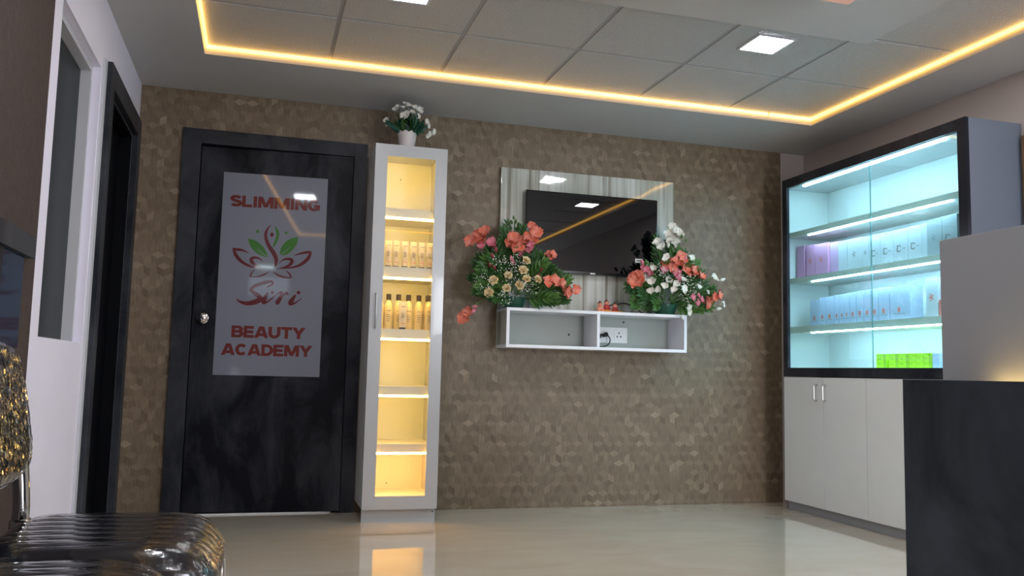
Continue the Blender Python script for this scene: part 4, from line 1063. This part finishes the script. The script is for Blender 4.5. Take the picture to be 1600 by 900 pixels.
# potted white flowers on the tall cabinet
pt = thing('flower_pot', (1.53, -0.33, KT), 'white scalloped pot with white flowers on top of the tall cabinet', 'potted flowers')
b = MB(); n = 40; px, py = 1.53, -0.33; rings = []
for (r_, z_) in ((0.043, 0.0004), (0.046, 0.003), (0.052, 0.045), (0.057, 0.088)):
    rings.append([b.bm.verts.new((px+r_*math.cos(2*PI*k/n), py+r_*math.sin(2*PI*k/n), KT+z_)) for k in range(n)])
for (r_, z_, s_) in ((0.0585, 0.096, 0.006), (0.0555, 0.096, 0.006), (0.054, 0.085, 0)):
    rings.append([b.bm.verts.new((px+r_*math.cos(2*PI*k/n), py+r_*math.sin(2*PI*k/n), KT+z_+s_*math.cos(2*PI*k/4))) for k in range(n)])
rings.append([b.bm.verts.new((px+0.04*math.cos(2*PI*k/n), py+0.04*math.sin(2*PI*k/n), KT+0.075)) for k in range(n)])
for i in range(len(rings)-1):
    for k in range(n): b.bm.faces.new((rings[i][k], rings[i][(k+1) % n], rings[i+1][(k+1) % n], rings[i+1][k]))
b.bm.faces.new(rings[0][::-1]); b.bm.faces.new(rings[-1])
pb = b.build('pot', M['pot'], pt, auto=True)
for k in range(16):                                        # pierced dots under the rim
    a = 2*PI*k/16
    MBd = MB(); MBd.ball((px+0.0555*math.cos(a), py+0.0555*math.sin(a), KT+0.080), 0.0028, u=8, v=5); 
    MBd.build('pierced_dot', M['edge'], pb)
lf = MB(); leaf_into(lf.bm, Vector((0, 0, 0)), Vector((0, 0.15, 1)), Vector((0, -1, 0)), 0.10, 0.034)
lf_me = lf.mesh('leaf', M['leaf3'], normals=False)
lf = MB(); leaf_into(lf.bm, Vector((0, 0, 0)), Vector((0, 0.15, 1)), Vector((0, -1, 0)), 0.10, 0.030)
lf_me2 = lf.mesh('leaf', M['leaf1'], normals=False)
rnd = random.Random(5)
for i in range(64):
    a = rnd.uniform(0, 2*PI); el = rnd.uniform(0.15, 1.3)
    d = Vector((math.cos(a)*math.cos(el), math.sin(a)*math.cos(el), math.sin(el)+0.25))
    inst('leaf', lf_me if rnd.random() < .7 else lf_me2, pt, (px+0.03*math.cos(a), py+0.03*math.sin(a), KT+0.085), aim(d, rnd.uniform(0, 6)), (1, 1, rnd.uniform(.8, 1.45)))
fl_ = floret_mesh('flower', M['whitep'], 0.030, 5, 9)
for (x_, z_, y_, s_) in ((1.408, 2.335, -.35, 1), (1.455, 2.41, -.33, .9), (1.47, 2.43, -.33, .7), (1.498, 2.355, -.40, 1.15), (1.515, 2.375, -.39, .9), (1.535, 2.435, -.34, 1), (1.56, 2.415, -.38, 1.0), (1.585, 2.40, -.38, 1.1), (1.575, 2.36, -.40, .9), (1.60, 2.43, -.34, .8), (1.55, 2.39, -.37, .9),
                          (1.515, 2.455, -.32, .8), (1.635, 2.35, -.36, .9), (1.645, 2.32, -.37, .8), (1.65, 2.275, -.37, .95), (1.678, 2.295, -.36, .9), (1.64, 2.26, -.38, .8), (1.41, 2.31, -.36, .7), (1.50, 2.425, -.34, .7)):
    d = Vector((x_-px, -0.12, z_-KT-0.15))
    inst('flower', fl_, pt, (x_, y_, z_), aim(d, rnd.uniform(0, 6)), (s_*0.72, s_*0.72, s_*0.85))
    p1 = Vector((x_, y_, z_)) - d.normalized()*0.02*s_
    q = smooth_path([(px+(x_-px)*.15, py, KT+0.09), (px+(x_-px)*.6, (py+y_)/2, (KT+0.10+z_)/2+0.025), p1], 4)
    MB().tube(q, 0.0017, 5).build('stem', M['stem'], pt)

# ================================================================= WAITING CHAIRS
def pad(m_, L_, W_, T_, n_ex, ribs, name, parent, xform, off=0.0, nu=108, nv=40, crinkle=0.0, seed=0, fall=0.03, skirt=True):
    """cushion with rounded corners and sewn ribs; local x = depth, y = width, z = up"""
    rnd = random.Random(seed); bm = bmesh.new()
    V = []
    for i in range(nv+1):
        row = []
        for j in range(nu+1):
            s_ = 2*i/nv-1; t_ = 2*j/nu-1
            r_ = max(abs(s_), abs(t_))
            if r_ > 0:
                k = r_/((abs(s_)**n_ex + abs(t_)**n_ex)**(1/n_ex)); a, b2 = s_*k, t_*k
            else: a = b2 = 0
            x = a*(L_/2+off); y = b2*(W_/2+off)
            z = -T_*0.55*max(0, (r_-0.72)/0.28)**2.6
            if a > 0.35: z -= fall*((a-0.35)/0.65)**2
            if ribs: z += 0.0075*(abs(math.sin(PI*ribs*(b2+1)/2))**0.6)*(1-r_**8)
            z += off + (rnd.uniform(-crinkle, crinkle) if crinkle else 0)
            row.append(bm.verts.new((x, y, z)))
        V.append(row)
    for i in range(nv):
        for j in range(nu): bm.faces.new((V[i][j], V[i][j+1], V[i+1][j+1], V[i+1][j]))
    ring = [V[0][j] for j in range(nu)] + [V[i][nu] for i in range(nv)] + [V[nv][j] for j in range(nu, 0, -1)] + [V[i][0] for i in range(nv, 0, -1)]
    prev = ring
    for dz, sc in ((-T_*0.22, 1.0), (-T_*0.40, 0.985)) + (() if not skirt else ((-T_*0.45, 0.93),)):
        nr = [bm.verts.new((v.co.x*sc, v.co.y*sc, v.co.z+dz)) for v in ring] if dz > -T_*0.42 else [bm.verts.new((v.co.x*sc, v.co.y*sc, v.co.z-T_*0.45)) for v in ring]
        for k in range(len(ring)): bm.faces.new((prev[k], nr[k], nr[(k+1) % len(ring)], prev[(k+1) % len(ring)]))
        prev = nr
    if skirt: bm.faces.new(prev)
    bmesh.ops.recalc_face_normals(bm, faces=bm.faces)
    bm.transform(xform)
    o_ = Vector(WL[parent.as_pointer()])
    for v in bm.verts: v.co -= o_
    me = bpy.data.meshes.new(name); bm.to_mesh(me); bm.free(); me.materials.append(m_)
    for p in me.polygons: p.use_smooth = True
    o = bpy.data.objects.new(name, me); COL.objects.link(o); o.parent = parent; WL[o.as_pointer()] = o_
    return o

def waiting_chair(x, y, label):
    """x, y: middle of the seat; the chair faces +x"""
    t = thing('waiting_chair', (x, y, 0), label, 'chair', 'black waiting chairs along the left wall')
    X = Matrix.Translation((x, y, 0.447))
    seat = pad(M['vinyl'], 0.53, 0.56, 0.085, 5.5, 9, 'seat', t, X)
    pad(M['film'], 0.53, 0.56, 0.09, 5.5, 9, 'plastic_cover', seat, X, off=0.005, crinkle=0.00015, seed=2, skirt=False)
    lean = math.radians(10)
    B = Matrix.Translation((x-0.262, y, 0.735)) @ Matrix.Rotation(-lean, 4, 'Y') @ Matrix.Rotation(PI/2, 4, 'Y') @ Matrix.Rotation(PI, 4, 'Z')
    back = pad(M['vinyl'], 0.37, 0.56, 0.085, 4.5, 0, 'backrest', t, B, fall=0.0)
    pad(M['film2'], 0.37, 0.56, 0.09, 4.5, 0, 'plastic_cover', back, B, off=0.005, crinkle=0.002, seed=4, fall=0.0, skirt=False)
    for s_ in (-1, 1):
        yy = y + s_*0.245
        m = MB(); m.tube(smooth_path([(x-0.10, yy, 0.372), (x-0.22, yy, 0.378), (x-0.262, yy, 0.40), (x-0.262, yy, 0.47), (x-0.275, yy, 0.60), (x-0.300, yy, 0.74)], 5), 0.021, 14)
        m.build('back_post', M['chrome'], t, auto=True)
        m = MB(); m.tube(smooth_path([(x+0.20, yy, 0.372), (x+0.235, yy, 0.368), (x+0.25, yy, 0.34), (x+0.262, yy, 0.18), (x+0.275, yy, 0.004)], 5), 0.014, 12)
        m.build('leg', M['chrome'], t, auto=True)
        m = MB(); m.tube(smooth_path([(x-0.12, yy, 0.36), (x-0.17, yy, 0.34), (x-0.20, yy, 0.18), (x-0.235, yy, 0.004)], 5), 0.014, 12)
        m.build('leg', M['chrome'], t, auto=True)
        m = MB(); m.tube([(x-0.13, yy, 0.362), (x+0.22, yy, 0.362)], 0.013, 10)
        m.build('seat_rail', M['chrome'], t, auto=True)
        bx('bracket', M['chrome'], t, x-0.285, x-0.238, yy-0.024, yy+0.024, 0.410, 0.440, 0.006)
    m = MB(); m.tube([(x+0.05, y-0.245, 0.362), (x+0.05, y+0.245, 0.362)], 0.013, 10)
    m.build('cross_rail', M['chrome'], t, auto=True)
    return t
waiting_chair(0.415, -2.995, 'black waiting chair wrapped in clear plastic with ribbed seat, its back at the left edge')
waiting_chair(0.345, -3.605, 'nearer black wrapped chair of which only the seat corner shows at the bottom')
